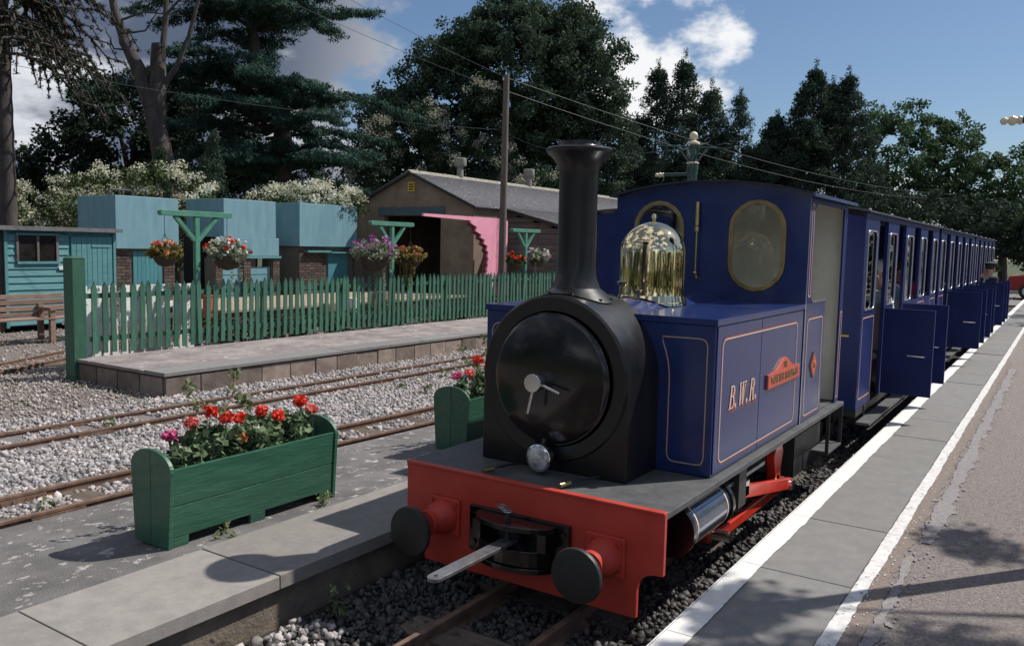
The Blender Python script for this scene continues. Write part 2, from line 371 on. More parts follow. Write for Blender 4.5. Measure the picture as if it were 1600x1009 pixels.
# ---- scattered stones: one mesh of small irregular polyhedra
_t = (1+5**.5)/2
ICO = np.array([(-1, _t, 0), (1, _t, 0), (-1, -_t, 0), (1, -_t, 0), (0, -1, _t), (0, 1, _t), (0, -1, -_t), (0, 1, -_t), (_t, 0, -1), (_t, 0, 1), (-_t, 0, -1), (-_t, 0, 1)])/1.9
ICF = np.array([(0, 11, 5), (0, 5, 1), (0, 1, 7), (0, 7, 10), (0, 10, 11), (1, 5, 9), (5, 11, 4), (11, 10, 2), (10, 7, 6), (7, 1, 8), (3, 9, 4), (3, 4, 2), (3, 2, 6), (3, 6, 8), (3, 8, 9), (4, 9, 5), (2, 4, 11), (6, 2, 10), (8, 6, 7), (9, 8, 1)])
OCT = np.array([(1, 0, 0), (0, 1, 0), (-1, 0, 0), (0, -1, 0), (0, 0, 1), (0, 0, -1.)]); OCF = np.array([(0, 1, 4), (1, 2, 4), (2, 3, 4), (3, 0, 4), (1, 0, 5), (2, 1, 5), (3, 2, 5), (0, 3, 5)])
def stones(name, P, size, m, parent=None, low=False):
    P = np.asarray(P); n = len(P); B, Fb = (OCT, OCF) if low else (ICO, ICF); k = len(B)
    sc = size*rng.uniform(.4, 1.35, (n, 1, 1))*rng.uniform(.45, 1.2, (n, 1, 3))
    V = B[None]*(1+rng.uniform(-.40, .40, (n, k, 3)))*sc*.5
    a = rng.uniform(0, 6.28, n); b = rng.uniform(-.8, .8, n)
    ca, sa, cb, sb = np.cos(a), np.sin(a), np.cos(b), np.sin(b)
    x, y, z = V[..., 0], V[..., 1], V[..., 2]
    y, z = y*cb[:, None]-z*sb[:, None], y*sb[:, None]+z*cb[:, None]
    x, y = x*ca[:, None]-y*sa[:, None], x*sa[:, None]+y*ca[:, None]
    V = np.stack([x, y, z], -1)+P[:, None]
    F = Fb[None]+(np.arange(n)*k)[:, None, None]
    r = np.clip(rng.beta(2.2, 2.2, n), 0, 1)
    return npmesh(name, V.reshape(-1, 3), F.reshape(-1, 3), m, parent, np.repeat(r, len(Fb)))
# ---- leaves: many small quads round clump centres
def leaves(name, C, n_per, spread, size, m, parent=None, asp=.55, droop=0, up=0., flat=0.):
    C = np.asarray(C, float); nc = len(C)
    n = nc*n_per; cid = np.repeat(np.arange(nc), n_per)
    sp = np.array(spread) if hasattr(spread, '__len__') else np.array([spread]*3)
    d = rng.normal(0, 1, (n, 3)); d /= np.linalg.norm(d, axis=1)[:, None]; d *= (rng.uniform(0, 1, n)**.45)[:, None]
    P = C[cid]+d*sp
    nr = rng.normal(0, 1, (n, 3)); nr[:, 2] = nr[:, 2]*(1-flat)+flat*2.0*np.sign(rng.uniform(-.2, 1, n)); nr += d*.8; nr[:, 2] += up
    nr /= np.linalg.norm(nr, axis=1)[:, None]
    t = rng.normal(0, 1, (n, 3)); t[:, 2] -= droop; t -= nr*(t*nr).sum(1)[:, None]; t /= np.linalg.norm(t, axis=1)[:, None]
    b = np.cross(nr, t); s = (size*rng.uniform(.6, 1.3, n))[:, None]
    V = np.stack([P-t*s*.5, P+b*s*asp*.5-t*s*.05, P+t*s*.5, P-b*s*asp*.5-t*s*.05], 1).reshape(-1, 3)
    F = np.arange(n*4).reshape(-1, 4)
    cr = rng.uniform(0, 1, nc)
    r = np.clip(cr[cid]*.6+rng.uniform(0, .4, n), 0, 1)
    return npmesh(name, V, F, m, parent, r)
def ell_pts(c, rad, n, shell=.75, zmin=-1.0):
    out = []
    while len(out) < n:
        d = rng.normal(0, 1, 3); d /= np.linalg.norm(d)
        if d[2] < zmin: continue
        r = rng.uniform(shell, 1.0)
        out.append(np.array(c)+d*np.array(rad)*r)
    return out

# ================================================================== THE SETTING
def sheet(name, pts, m, z=None):
    b = MB(); b.add(pts if z is None else [(x, y, z) for x, y in pts], [tuple(range(len(pts)))])
    o = b.build(name, m, fix=False); return tag(o, kind='structure')
sheet('ground', [(-400, -300), (400, -300), (400, 400), (-400, 400)], m_field, -.13)
sheet('yard', [(-22, -6), (-8.05, -6), (-8.05, 45), (-22, 45)], m_yard, -.03)
def profile_sheet(name, prof, y0, y1, m, step=.5, jit=.006):
    n = int((y1-y0)/step)+1; b = MB(); k = len(prof)
    for j in range(n):
        y = y0+(y1-y0)*j/(n-1)
        b.v += [(x, y, z+random.uniform(-jit, jit)) for x, z in prof]
    for j in range(n-1):
        for i in range(k-1): b.f.append((j*k+i, j*k+i+1, (j+1)*k+i+1, (j+1)*k+i))
    return tag(b.build(name, m, smooth=True), kind='structure')
profile_sheet('ballast_bed', [(-8.3, -.040), (-7.95, -.030), (-7.6, -.045), (-7.0, -.055), (-6.5, -.04), (-5.9, .02), (-5.5, .035), (-4.9, .035), (-4.4, .0)], -6, 45, m_bed)
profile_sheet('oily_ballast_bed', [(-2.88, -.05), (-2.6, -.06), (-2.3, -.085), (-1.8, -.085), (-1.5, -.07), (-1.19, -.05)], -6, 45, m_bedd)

# ---- stones
def zbed(x): return np.interp(x, [-8, -7.6, -7, -6.5, -5.9, -5.5, -4.9, -4.4], [-.03, -.045, -.055, -.04, .02, .035, .035, 0])
def scat(n, x0, x1, y0, y1, zf, pw=1.0):
    x = rng.uniform(x0, x1, n); y = y0+(y1-y0)*rng.uniform(0, 1, n)**pw
    z = zf(x) if callable(zf) else np.full(n, zf)
    return np.stack([x, y, z+rng.uniform(-.006, .014, n)], -1)
t2c = lambda y: float(np.interp(y, [-6, 3, 6, 10, 45], [-5.115, -5.115, -4.95, -4.86, -4.80]))
P = scat(54000, -8.1, -4.6, 1.0, 15.0, zbed, 1.25)
cc = np.array([t2c(y) for y in P[:, 1]]); slp = (np.abs((P[:, 1]+6-.2+.31) % .62-.31) < .085) & ((np.abs(P[:, 0]-cc) < .40) | (np.abs(P[:, 0]+7.32) < .40)) & (rng.uniform(0, 1, len(P)) < .93)
keep = ~slp & (P[:, 0] < cc+.16) & (np.abs(np.abs(P[:, 0]-cc)-.23) > .04) & (np.abs(np.abs(P[:, 0]+7.32)-.23) > .04)
near = P[:, 1] < 7
tag(stones('ballast_stones', P[keep & near], .042, m_stone), 'loose pale grey ballast stones between the two left hand tracks', 'gravel', kind='stuff')
tag(stones('ballast_stones', P[keep & ~near], .046, m_stone, low=True), 'pale grey ballast stones further along the left hand tracks', 'gravel', kind='stuff')
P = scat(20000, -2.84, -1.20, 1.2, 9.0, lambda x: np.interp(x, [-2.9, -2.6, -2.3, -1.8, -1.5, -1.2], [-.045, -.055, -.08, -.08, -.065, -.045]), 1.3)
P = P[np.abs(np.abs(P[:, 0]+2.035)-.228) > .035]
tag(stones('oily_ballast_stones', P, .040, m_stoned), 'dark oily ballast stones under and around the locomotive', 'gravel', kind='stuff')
P = scat(230, -2.84, -2.55, 1.9, 2.6, -.035); P = np.concatenate([P, scat(500, -1.42, -1.24, 6.5, 14, -.03)])
tag(stones('pale_ballast_stones', P, .040, m_stone), 'pale stones heaped against the platform walls beside the engine track', 'gravel', kind='stuff')
P = scat(7000, -12, -7.8, 2.2, 5.6, -.026); P = np.concatenate([P, scat(7000, -16, -9.9, 4, 12, -.026)])
tag(stones('yard_grit', P, .040, m_grit, low=True), 'loose grit and small stones strewn over the yard', 'gravel', kind='stuff')

# ---- tracks
def rail_profile(xc, zt, h=.085, hw=.036, fw=.08):
    return [(xc-fw/2, zt-h), (xc+fw/2, zt-h), (xc+fw/2, zt-h+.010), (xc+.007, zt-h+.022), (xc+.007, zt-.026), (xc+hw/2, zt-.018), (xc+hw/2, zt-.002),
            (xc+hw/2-.004, zt), (xc-hw/2+.004, zt), (xc-hw/2, zt-.002), (xc-hw/2, zt-.018), (xc-.007, zt-.026), (xc-.007, zt-h+.022), (xc-fw/2, zt-h+.010)]
def path_rail(name, path, off, zt, parent, m):
    b = MB(); pr = rail_profile(0, zt); k = len(pr)
    for i, p in enumerate(path):
        p = Vector(p); d = (Vector(path[min(i+1, len(path)-1)])-Vector(path[max(i-1, 0)])).normalized(); nx = Vector((d.y, -d.x))
        for x, z in pr: q = p+nx*(x+off); b.v.append((q.x, q.y, z))
    for i in range(len(path)-1):
        for j in range(k): j2 = (j+1) % k; b.f.append((i*k+j, i*k+j2, (i+1)*k+j2, (i+1)*k+j))
    b.f.append(tuple(range(k))); b.f.append(tuple(range((len(path)-1)*k, len(path)*k))[::-1])
    return b.build(name, m, parent)
def track(label, path, zt, ys, sl_m, joint=None, group='narrow gauge tracks'):
    t = thing('railway_track', (path[0][0], path[0][1], zt-.09), label, 'railway track', group)
    for s in (-1, 1): path_rail('rail', path, s*.2285, zt, t, m_rust)
    me = None; P_ = [Vector(p) for p in path]; seg = [(b-a).length for a, b in zip(P_, P_[1:])]; tot = sum(seg)
    d = ys[0]; z0 = zt-.105
    while d < min(ys[1], tot):
        dd = d; i = 0
        while i < len(seg)-1 and dd > seg[i]: dd -= seg[i]; i += 1
        p = P_[i]+(P_[i+1]-P_[i])*(dd/seg[i]); a = math.atan2(-(P_[i+1]-P_[i]).x, (P_[i+1]-P_[i]).y)
        if me is None:
            o = MB().box(-.42, .42, -.09, .09, 0, .05).build('sleeper', sl_m); o.parent = t; me = o.data
        else: o = inst('sleeper', me, (0, 0, 0), t)
        o.location = Vector((p.x, p.y, z0+random.uniform(-.004, .004)))-Vector(t.location); o.rotation_euler = (0, 0, a+random.uniform(-.02, .02))
        d += .62
    if joint:
        for y in joint:
            for s in (-1, 1):
                xc = np.interp(y, [p[1] for p in path], [p[0] for p in path])+s*.2285
                for sx in (1, -1):
                    b = MB().box(xc+sx*.008, xc+sx*.024, y-.16, y+.16, zt-.062, zt-.024)
                    for q in (-.11, -.04, .04, .11): b.cyl((xc+sx*.02, y+q, zt-.043), (xc+sx*.034, y+q, zt-.043), .011, seg=6)
                    b.build('fishplate', m_rust, t)
    return t
track('dark rusty track the locomotive stands on between the two platforms', [(-2.035, -6), (-2.035, 45)], 0, (.2, 46), m_sleeper)
track('rusty track running along the back edge of the trough platform', [(t2c(y), y) for y in (-6, 0, 2, 3, 4, 5, 6, 8, 10, 20, 45)], .10, (.2, 30), m_sleeper, (2.55, 8.2))
track('rusty track running beside the low fenced platform', [(-7.32, -6), (-7.32, 45)], 0.0, (.2, 32), m_sleeper, (4.05, 10.0))
track('siding curving away past the wooden bench to the huts', [(-9.3, 1.0), (-10.3, 3.4), (-11.1, 5.0), (-12.0, 6.6), (-12.6, 8.2), (-12.9, 10), (-13, 14), (-13, 17)], .03, (.3, 17), m_sleeper)

# ---- left platform with slabs
plat = tag(MB().box(-3.42, -2.90, -6, 45, -.12, .135).build('platform', m_wallc), kind='structure')
nb = MB()
ys_ = [-6, 0, 3, 4, 5, 6, 7, 8, 10, 20, 45]
for y in ys_: xe = t2c(y)+.29; nb.v += [(-3.425, y, .188), (xe, y, .075), (xe, y, -.12), (-3.425, y, -.12)]
for i in range(len(ys_)-1):
    for j in range(4): j2 = (j+1) % 4; nb.f.append((i*4+j, i*4+j2, (i+1)*4+j2, (i+1)*4+j))
nb.f += [(0, 1, 2, 3), tuple(range(len(nb.v)-4, len(nb.v)))]
tag(nb.build('pavement', m_tar), kind='structure')
def slab_row(parent, x0, x1, z0, z1, y0, y1, ln, m, name='paving_slab', jit=.004):
    y = y0; i = 0
    while y < y1:
        g_ = random.choice((.0012, .0015, .004)); b = MB().box(x0+random.uniform(0, jit), x1-random.uniform(0, jit), y+g_, y+ln-g_, z0, z1+random.uniform(-.003, .003))
        b.build(name, m, parent, bevel=.003); y += ln
slab_row(plat, -3.42, -2.855, .136, .20, -.95, 16, .855, m_conc)
# right platform
platr = tag(MB().box(-1.19, -.72, -6, 45, -.12, .135).build('platform', m_wallc), kind='structure')
slab_row(platr, -1.225, -.715, .136, .20, -.6, 45, .9, m_conc2)
# tarmac of the right platform, with a ragged edge against the slabs
m_tar2 = mat('gravelly_tarmac', (.195, .165, .150), .92, c2=(.42, .37, .345), ns=75, nd=10, bump=1, bs=150, spot=.60, spc=(.50, .46, .43), sps=110)
rb = MB().add([(-.714, -6, .196), (9, -6, .196), (9, 45, .196), (-.714, 45, .196), (-.714, -6, -.1), (9, -6, -.1), (9, 45, -.1), (-.714, 45, -.1)], [(0, 1, 2, 3), (0, 1, 5, 4), (1, 2, 6, 5), (2, 3, 7, 6), (3, 0, 4, 7)])
tag(rb.build('pavement', m_tar2), kind='structure')
def ragged(name, x0, x1, y0, y1, z, m, j0, j1, step=.02, label=None, th=0.0):
    """a strip with brush-worn edges: slow wander plus fine nibbling"""
    n = int((y1-y0)/step); b = MB(); p0, p1 = random.uniform(0, 9), random.uniform(0, 9); c0 = c1 = 0
    for i in range(n+1):
        y = y0+(y1-y0)*i/n
        if i % 3 == 0: c0, c1 = random.uniform(-j0, j0)*1.2, random.uniform(-j1, j1)*1.2
        a0 = c0+j0*(math.sin(y*5.1+p0)+.6*math.sin(y*13+p1)); a1 = c1+j1*(math.sin(y*4.3+p1)+.6*math.sin(y*15+p0)+.5*random.uniform(-1, 1))
        b.v += [(x0+a0, y, z), (x1+a1, y, z)]
    for i in range(n): b.f.append((2*i, 2*i+1, 2*i+3, 2*i+2))
    o = b.build(name, m, fix=False); return tag(o, kind='structure')
def flakes(name, x0, x1, y0, y1, z, m, n, r0, r1, elong=1.8):
    """many small worn islands of paint, each a few grains higher than the last"""
    b = MB()
    for i in range(n):
        x = x0+(x1-x0)*random.random(); y = y0+(y1-y0)*random.random(); r = random.uniform(r0, r1); k = 9; o = len(b.v)
        for q in range(k):
            a = 2*math.pi*q/k; rr = r*random.uniform(.45, 1.1); b.v.append((x+rr*math.cos(a)*.8, y+rr*math.sin(a)*elong, z+i*.000004))
        b.f.append(tuple(range(o, o+k)))
    return tag(b.build(name, m, fix=False), kind='structure')
def line_on_slabs():
    y = -.6
    while y < 34:
        ragged('painted_line', -1.221, -1.118, y+.002, y+.898, .2065, m_white, .0003, .0022, .03)
        if True:
            n = 3
        y += .9
line_on_slabs()
# white paint over the slab edge
tag(MB().box(-1.232, -1.2265, -.6, 34, .155, .2045).build('painted_edge', m_white), kind='structure')
ragged('painted_line', -.708, -.645, -1, 34, .2030, m_whitew, .0015, .0022)
m_patch = mat('grey_patch_paint', (.225, .205, .205), .85, c2=(.33, .305, .31), ns=40, nd=9, bump=.5, bs=150, spot=.60, spc=(.19, .17, .155), sps=60)
m_sand = mat('sandy_wear', (.20, .165, .145), .95, c2=(.31, .25, .215), ns=45, nd=9, bump=.6, bs=160, spot=.60, spc=(.17, .14, .125), sps=60)
ragged('worn_edge', -.646, -.575, 2.0, 14, .2000, m_sand, .0015, .006)
ragged('painted_patch', -.555, -.475, 4.75, 13, .2012, m_patch, .006, .012)
ragged('painted_patch', -.565, -.525, 3.3, 4.5, .2012, m_patch, .006, .008)
flakes('paint_flakes', -.60, -.45, 2.6, 13, .2014, m_patch, 420, .004, .016)
flakes('paint_flakes', -.66, -.60, 1.5, 16, .2034, m_whitew, 420, .0015, .006)
# ---- low fenced platform
pf = tag(MB().box(-9.86, -8.118, 5.452, 30, -.12, .20).build('low_platform', mat('pale_mortar', (.21, .19, .165), .95, var=.25, ns=20, bump=.4)), kind='structure')
me = None; y = 5.42
while y < 26:
    ln = random.choice((.38, .42, .45)); b = MB().box(-8.13, -8.095+random.uniform(-.006, .006), y+.006, y+ln-.006, -.10, .178)
    b.build('wall_block', m_stonew, pf, bevel=.006); y += ln
x = -9.86
while x < -8.15:
    MB().box(x+.006, min(x+.42, -8.13)-.006, 5.42, 5.458, -.10, .178).build('wall_block', m_stonew, pf, bevel=.006); x += .43
slab_row(pf, -8.46, -8.075, .201, .24, 5.40, 26, .91, m_conc2, 'kerb_slab')
m_top = mat('low_platform_tarmac', (.19, .165, .16), .93, c2=(.36, .315, .305), ns=3, nd=10, bump=.6, bs=90, spot=.60, spc=(.52, .48, .46), sps=8)
MB().box(-9.86, -8.463, 5.40, 30, .201, .236).build('tarmac_top', m_top, pf)

# ================================================================== FENCE
fx = -9.88
fence = thing('picket_fence', (fx, 5.5, .24), 'long green picket fence along the low platform', 'picket fence')
pk = [(-.032, 0), (.032, 0), (.034, .80), (.0, .88), (-.034, .80)]
pm = None; y = 5.66; i = 0
while y < 19:
    if pm is None:
        o = MB().prism([(u+y, v+.27) for u, v in pk], fx+.008, fx+.026, 'X').build('picket', m_greenf, fence, loc=(0, y-5.5, .03)); pm = o.data
    else:
        o = inst('picket', pm, (random.uniform(-.003, .003), y-5.5, .03+random.uniform(-.015, .012)), fence, rot=(random.uniform(-.03, .03), random.uniform(-.02, .02), random.uniform(-.08, .08)))
    y += .1245+random.uniform(-.006, .006); i += 1
for z in (.45, .98): MB().box(fx-.035, fx+.005, 5.55, 19, z-.03, z+.03).build('fence_rail', m_greenf, fence)
for yy in (8.3, 9.9, 12.6, 14.1, 17.2, 18.8): MB().box(fx-.09, fx-.036, yy-.04, yy+.04, .0, 1.1).build('fence_post', m_greenf, fence)
gp = thing('gate_post', (-9.9, 5.44, -.03), 'stout square dark green gate post at the near end of the picket fence', 'post')
MB().box(-10.0, -9.8, 5.36, 5.53, -.04, 1.44).build('post', m_greend, gp, bevel=.012)
MB().add([(-10.005, 5.355, 1.441), (-9.795, 5.355, 1.441), (-9.795, 5.535, 1.441), (-10.005, 5.535, 1.441), (-9.9, 5.445, 1.475)], [(0, 1, 4), (1, 2, 4), (2, 3, 4), (3, 0, 4), (0, 3, 2, 1)]).build('cap', m_greend, gp)
# white picket panels leaning behind the fence
wf = thing('white_fence_panel', (-10.5, 5.9, 0), 'peeling white picket panel stacked behind the near end of the green fence', 'fence panel')
for k in range(15):
    y = 5.66+k*.124+random.uniform(-.015, .015); lean = random.uniform(-.05, .05)
    MB().prism([(u*1.35+y+lean*v, v*1.05+.12+random.uniform(-.01, .01)) for u, v in pk], -10.45, -10.43, 'X').build('picket', m_whitep, wf).rotation_euler = (0, 0, 0)
for z in (.35, .62, .93): MB().box(-10.50, -10.455, 5.6, 7.5, z-.03, z+.03).build('rail', m_whitep, wf)
wf2 = thing('white_fence_panel', (-10.7, 6.3, 0), 'second flaking white fence panel with a diagonal brace behind the first', 'fence panel')
for k in range(9): MB().box(-10.72, -10.70, 5.95+k*.2, 6.05+k*.2, .05, 1.05).build('board', m_whitep, wf2)
MB().bar((-10.68, 6.1, .35), (-10.68, 7.5, .85), .03, .06).build('brace', m_whitep, wf2); MB().box(-10.69, -10.66, 6.1, 7.55, .18, .24).build('rail', m_whitep, wf2)
rp_ = thing('red_marker_post', (-13.7, 10.1, 0), 'short orange red post standing before the brick bank beyond the fence', 'post')
MB().box(-13.76, -13.64, 10.04, 10.2, .0, .60).build('post', mat('orange_red_paint', (.42, .09, .05), .6), rp_, bevel=.005)
MB().box(-13.77, -13.63, 10.03, 10.21, .601, .63).build('cap', mat('orange_red_paint', (.42, .09, .05), .6), rp_, bevel=.005)
# ---- hanging-basket gallows
def gallows(y, label):
    t = thing('basket_gallows', (-9.97, y, .2), label, 'basket stand', 'green T-shaped stands for hanging baskets')
    MB().box(-10.005, -9.94, y-.035, y+.035, .1, 2.0).build('post', m_greeng, t, bevel=.005)
    MB().prism([(y-.56, 2.02), (y-.54, 2.0), (y+.54, 2.0), (y+.56, 2.02), (y+.56, 2.055), (y+.54, 2.075), (y-.54, 2.075), (y-.56, 2.055)], -10.015, -9.93, 'X').build('arm', m_greeng, t, bevel=.004)
    for s in (-1, 1): MB().bar((-9.972, y+s*.028, 1.68), (-9.972, y+s*.33, 2.0), .05, .055, (1, 0, 0)).build('brace', m_greeng, t)
    return t
gallows(7.19, 'green T-shaped basket stand nearest the gate post'); gallows(11.17, 'green T-shaped basket stand before the open shed door'); gallows(15.54, 'green T-shaped basket stand beyond the telegraph pole')
def flower_ball(C, n, size, m, name, parent, r=.03):
    return leaves(name, C, n, (r, r, r*.8), size, m, parent, asp=.9)
def basket(x, y, z, r, top, label, lf, pts, trail=0, wire=True):
    t = thing('hanging_basket', (x, y, z-r*.6), label, 'hanging basket', 'flowering baskets hung from the green stands')
    b = MB()
    b.lathe([(.02, -r*.62), (r*.4, -r*.5), (r*.58, -r*.25), (r*.62, 0)], (x, y, z), seg=14); b.build('bowl', mat('coir_basket', (.06, .04, .025), .95, var=.4, ns=30, bump=.8), t, smooth=True)
    b = MB()
    for k in range(3):
        a = k*2.1+.4; b.tube([(x+r*.55*math.cos(a), y+r*.55*math.sin(a), z), (x, y, z+(top-z)*.55), (x, y, top)], .004, 5)
    b.build('chain', m_iron, t)
    C = ell_pts((x, y, z+r*.15), (r*.95, r*.95, r*.55), 60, .35, -.6)
    leaves('foliage', C, 26, r*.16, .055, lf, t, asp=.6)
    if trail:
        T = [(x+random.uniform(-.6, .6)*r, y+random.uniform(-.6, .6)*r, 0) for _ in range(trail)]
        C2 = [(a, b_, z-.1-q*.05) for a, b_, _ in T for q in range(random.randint(4, 9))]
        leaves('trailing_stem', C2, 10, .03, .04, lf, t)
    for (m, n, sz, rr) in pts:
        C = ell_pts((x, y, z+r*.22), (r*1.0, r*1.0, r*.7), n, .75, -.2)
        flower_ball(C, 14, sz, m, 'flower', t, rr)
    return t
basket(-9.93, 6.68, 1.47, .24, 2.0, 'smaller basket of golden foliage and a few red flowers on the near stand', lf_gold, [(pt_org, 10, .04, .03), (pt_salm, 6, .04, .03)], 0)
basket(-9.93, 7.66, 1.47, .33, 2.0, 'wide basket of white daisies and scarlet geraniums on the near stand', lf_sil, [(pt_wht, 26, .03, .02), (pt_red, 9, .05, .045)], 2)
basket(-9.93, 10.68, 1.46, .42, 2.0, 'large purple flowered basket on the stand before the shed door', lf_sil, [(pt_pur, 46, .045, .04), (pt_wht, 10, .03, .02)], 3)
basket(-9.93, 11.62, 1.42, .31, 2.0, 'yellow green trailing basket on the stand before the shed door', lf_gold, [(pt_org, 8, .04, .03), (pt_salm, 10, .03, .02)], 5)
basket(-9.93, 15.12, 1.36, .25, 2.0, 'round basket topped with red flowers beside the telegraph pole', lf_vine, [(pt_red, 14, .05, .04)], 3)
basket(-9.93, 15.98, 1.42, .30, 2.0, 'white and pink basket nearest the locomotive chimney', lf_sil, [(pt_wht, 22, .04, .03), (pt_pur, 14, .04, .03)], 1)

# ================================================================== FLOWER TROUGHS
def trough(y0, label, seed):
    random.seed(seed)
    t = thing('flower_trough', (-3.72, y0, .17), label, 'flower trough', 'green wooden flower troughs on the platform')
    zb, zt = .175, .575; y1 = y0+1.12
    xb, xt = .132, .158; xc = -3.72
    def sx(z): return xb+(xt-xb)*(z-zb)/(zt-zb)
    for s, side in ((1, 'f'), (-1, 'b')):
        for (za, zc) in ((zb+.05, .385), (.388, zt)):
            p = [(xc+s*sx(za), za), (xc+s*sx(zc), zc), (xc+s*(sx(zc)-.022), zc), (xc+s*(sx(za)-.022), za)]
            MB().prism(p, y0+.022, y1-.022, 'Y').build('side_board', m_green, t, bevel=.003)
        for fy0, fy1 in ((y0+.022, y0+.12), (y0+.50, y0+.60), (y1-.12, y1-.022)):
            MB().prism([(xc+s*sx(zb), zb), (xc+s*sx(zb+.05), zb+.049), (xc+s*(sx(zb)-.022), zb+.049), (xc+s*(sx(zb)-.022), zb)], fy0, fy1, 'Y').build('foot', m_green, t, bevel=.003)
    for ya, yb in ((y0, y0+.022), (y1-.022, y1)):
        for s in (-1, 1):
            pts = [(xc+s*.0015, zb), (xc+s*(xb+.008), zb), (xc+s*(xt+.008), .565)]
            for k in range(1, 8):
                a = k/8*math.pi/2; pts.append((xc+s*max(.0015, (xt+.008)*math.cos(a)), .565+.095*math.sin(a)))
            pts.append((xc+s*.0015, .66))
            MB().prism(pts, ya, yb, 'Y').build('end_board', m_green, t, bevel=.002)
    MB().box(xc-.12, xc+.12, y0+.03, y1-.03, .3, .50).build('soil', m_soil, t)
    pts = []
    C = []
    for k in range(46):
        yy = y0+.10+(y1-.24-y0)*random.random(); xx = xc+random.uniform(-.085, .085)
        for q in range(3): C.append((xx+random.uniform(-.03, .03), yy, .555+q*.042*random.uniform(.7, 1.7)))
    leaves('geranium_leaves', C, 22, .042, .042, lf_ger, t, asp=.9, up=.8)
    heads = [(-3.78, .12, .70, pt_pink), (-3.74, .22, .735, pt_salm), (-3.76, .36, .80, pt_red), (-3.70, .42, .755, pt_red), (-3.78, .74, .74, pt_red), (-3.70, .79, .69, pt_red),
             (-3.72, .98, .76, pt_red), (-3.76, 1.03, .755, pt_red), (-3.66, 1.02, .70, pt_salm), (-3.68, .50, .62, pt_org), (-3.80, .60, .72, pt_red)]
    st = MB(); dst = MB()
    for hx, hy, hz, pm_ in heads:
        h = thing_part = MB()
        hz += random.uniform(-.02, .02); hy = y0+.04+hy*.95
        st.tube([(hx+random.uniform(-.03, .03), hy+random.uniform(-.04, .04), .52), (hx, hy, hz-.03)], .003, 5)
        leaves('flower_head', [(hx, hy, hz)], 70, (.042, .042, .03), .030, pm_, t, asp=.95, up=.6)
    st.build('stalks', mat('stalk_green', (.07, .13, .04), .7), t)['kind'] = 'stuff'
    # a leggy stem standing above the rest
    b = MB(); b.tube([(-3.82, y0+.48, .5), (-3.86, y0+.52, .7), (-3.84, y0+.60, .86), (-3.88, y0+.64, .96)], [.006, .005, .004, .002], 5)
    b.tube([(-3.86, y0+.52, .7), (-3.9, y0+.42, .8), (-3.9, y0+.34, .9)], [.005, .004, .002], 5)
    b.build('tall_stem', mat('stem_tan', (.35, .26, .12), .8), t)
    leaves('stem_leaves', [(-3.87, y0+.54, .74), (-3.84, y0+.6, .86), (-3.88, y0+.64, .95), (-3.9, y0+.42, .8), (-3.9, y0+.35, .9), (-3.86, y0+.5, .78), (-3.85, y0+.66, .80), (-3.84, y0+.7, .76)], 12, .045, .05, lf_weed, t)
    return t
trough(2.40, 'green wooden trough of red and pink geraniums in full sun before the engine', 3)
trough(4.83, 'green wooden trough half hidden behind the locomotive smokebox', 5)
def weed(x, y, z, n, h, label, lf=lf_weed):
    o = leaves('weed', [(x+random.uniform(-.05, .05), y+random.uniform(-.05, .05), z+random.uniform(.005, h*.8)) for _ in range(max(4, int(n*.7)))], 8, .028, .045, lf, None, asp=.3, up=.3)
    return tag(o, label, 'weed', 'weeds growing through the platforms and ballast')
weed(-3.53, 2.68, .19, 8, .05, 'small weed sprouting under the front of the sunlit trough')
weed(-3.50, 3.36, .19, 9, .07, 'leafy weed at the far corner of the sunlit trough')
weed(-4.98, 2.55, .05, 10, .10, 'yellow green weed between the rails at the left edge')
weed(-7.2, 4.25, -.03, 12, .10, 'weed growing between the rails of the middle track')
weed(-6.75, 8.6, -.03, 14, .14, 'tall straggly weed beside the middle track near the low platform')
weed(-6.6, 7.6, -.03, 10, .08, 'low weed in the pale ballast between the tracks')
weed(-4.85, 4.45, .07, 8, .09, 'weed against the near rail between the two troughs')
weed(-2.72, 2.72, -.03, 14, .2, 'weed in the dark ballast against the trough platform wall')
weed(-5.9, 7.2, .02, 12, .18, 'straggly weed in the ballast behind the second trough')
tag(MB().box(-8.6, -8.53, 3.68, 3.74, -.03, .09).build('marker_peg', m_yellow), 'small yellow wooden peg standing in the ballast', 'peg')
bk = thing('timber_baulk', (-8.2, 2.7, -.03), 'weathered timber baulk lying at the left edge', 'timber')
MB().bar((-8.7, 2.5, .03), (-8.35, 3.35, .03), .22, .12).build('timber', m_sleeper, bk, bevel=.01)

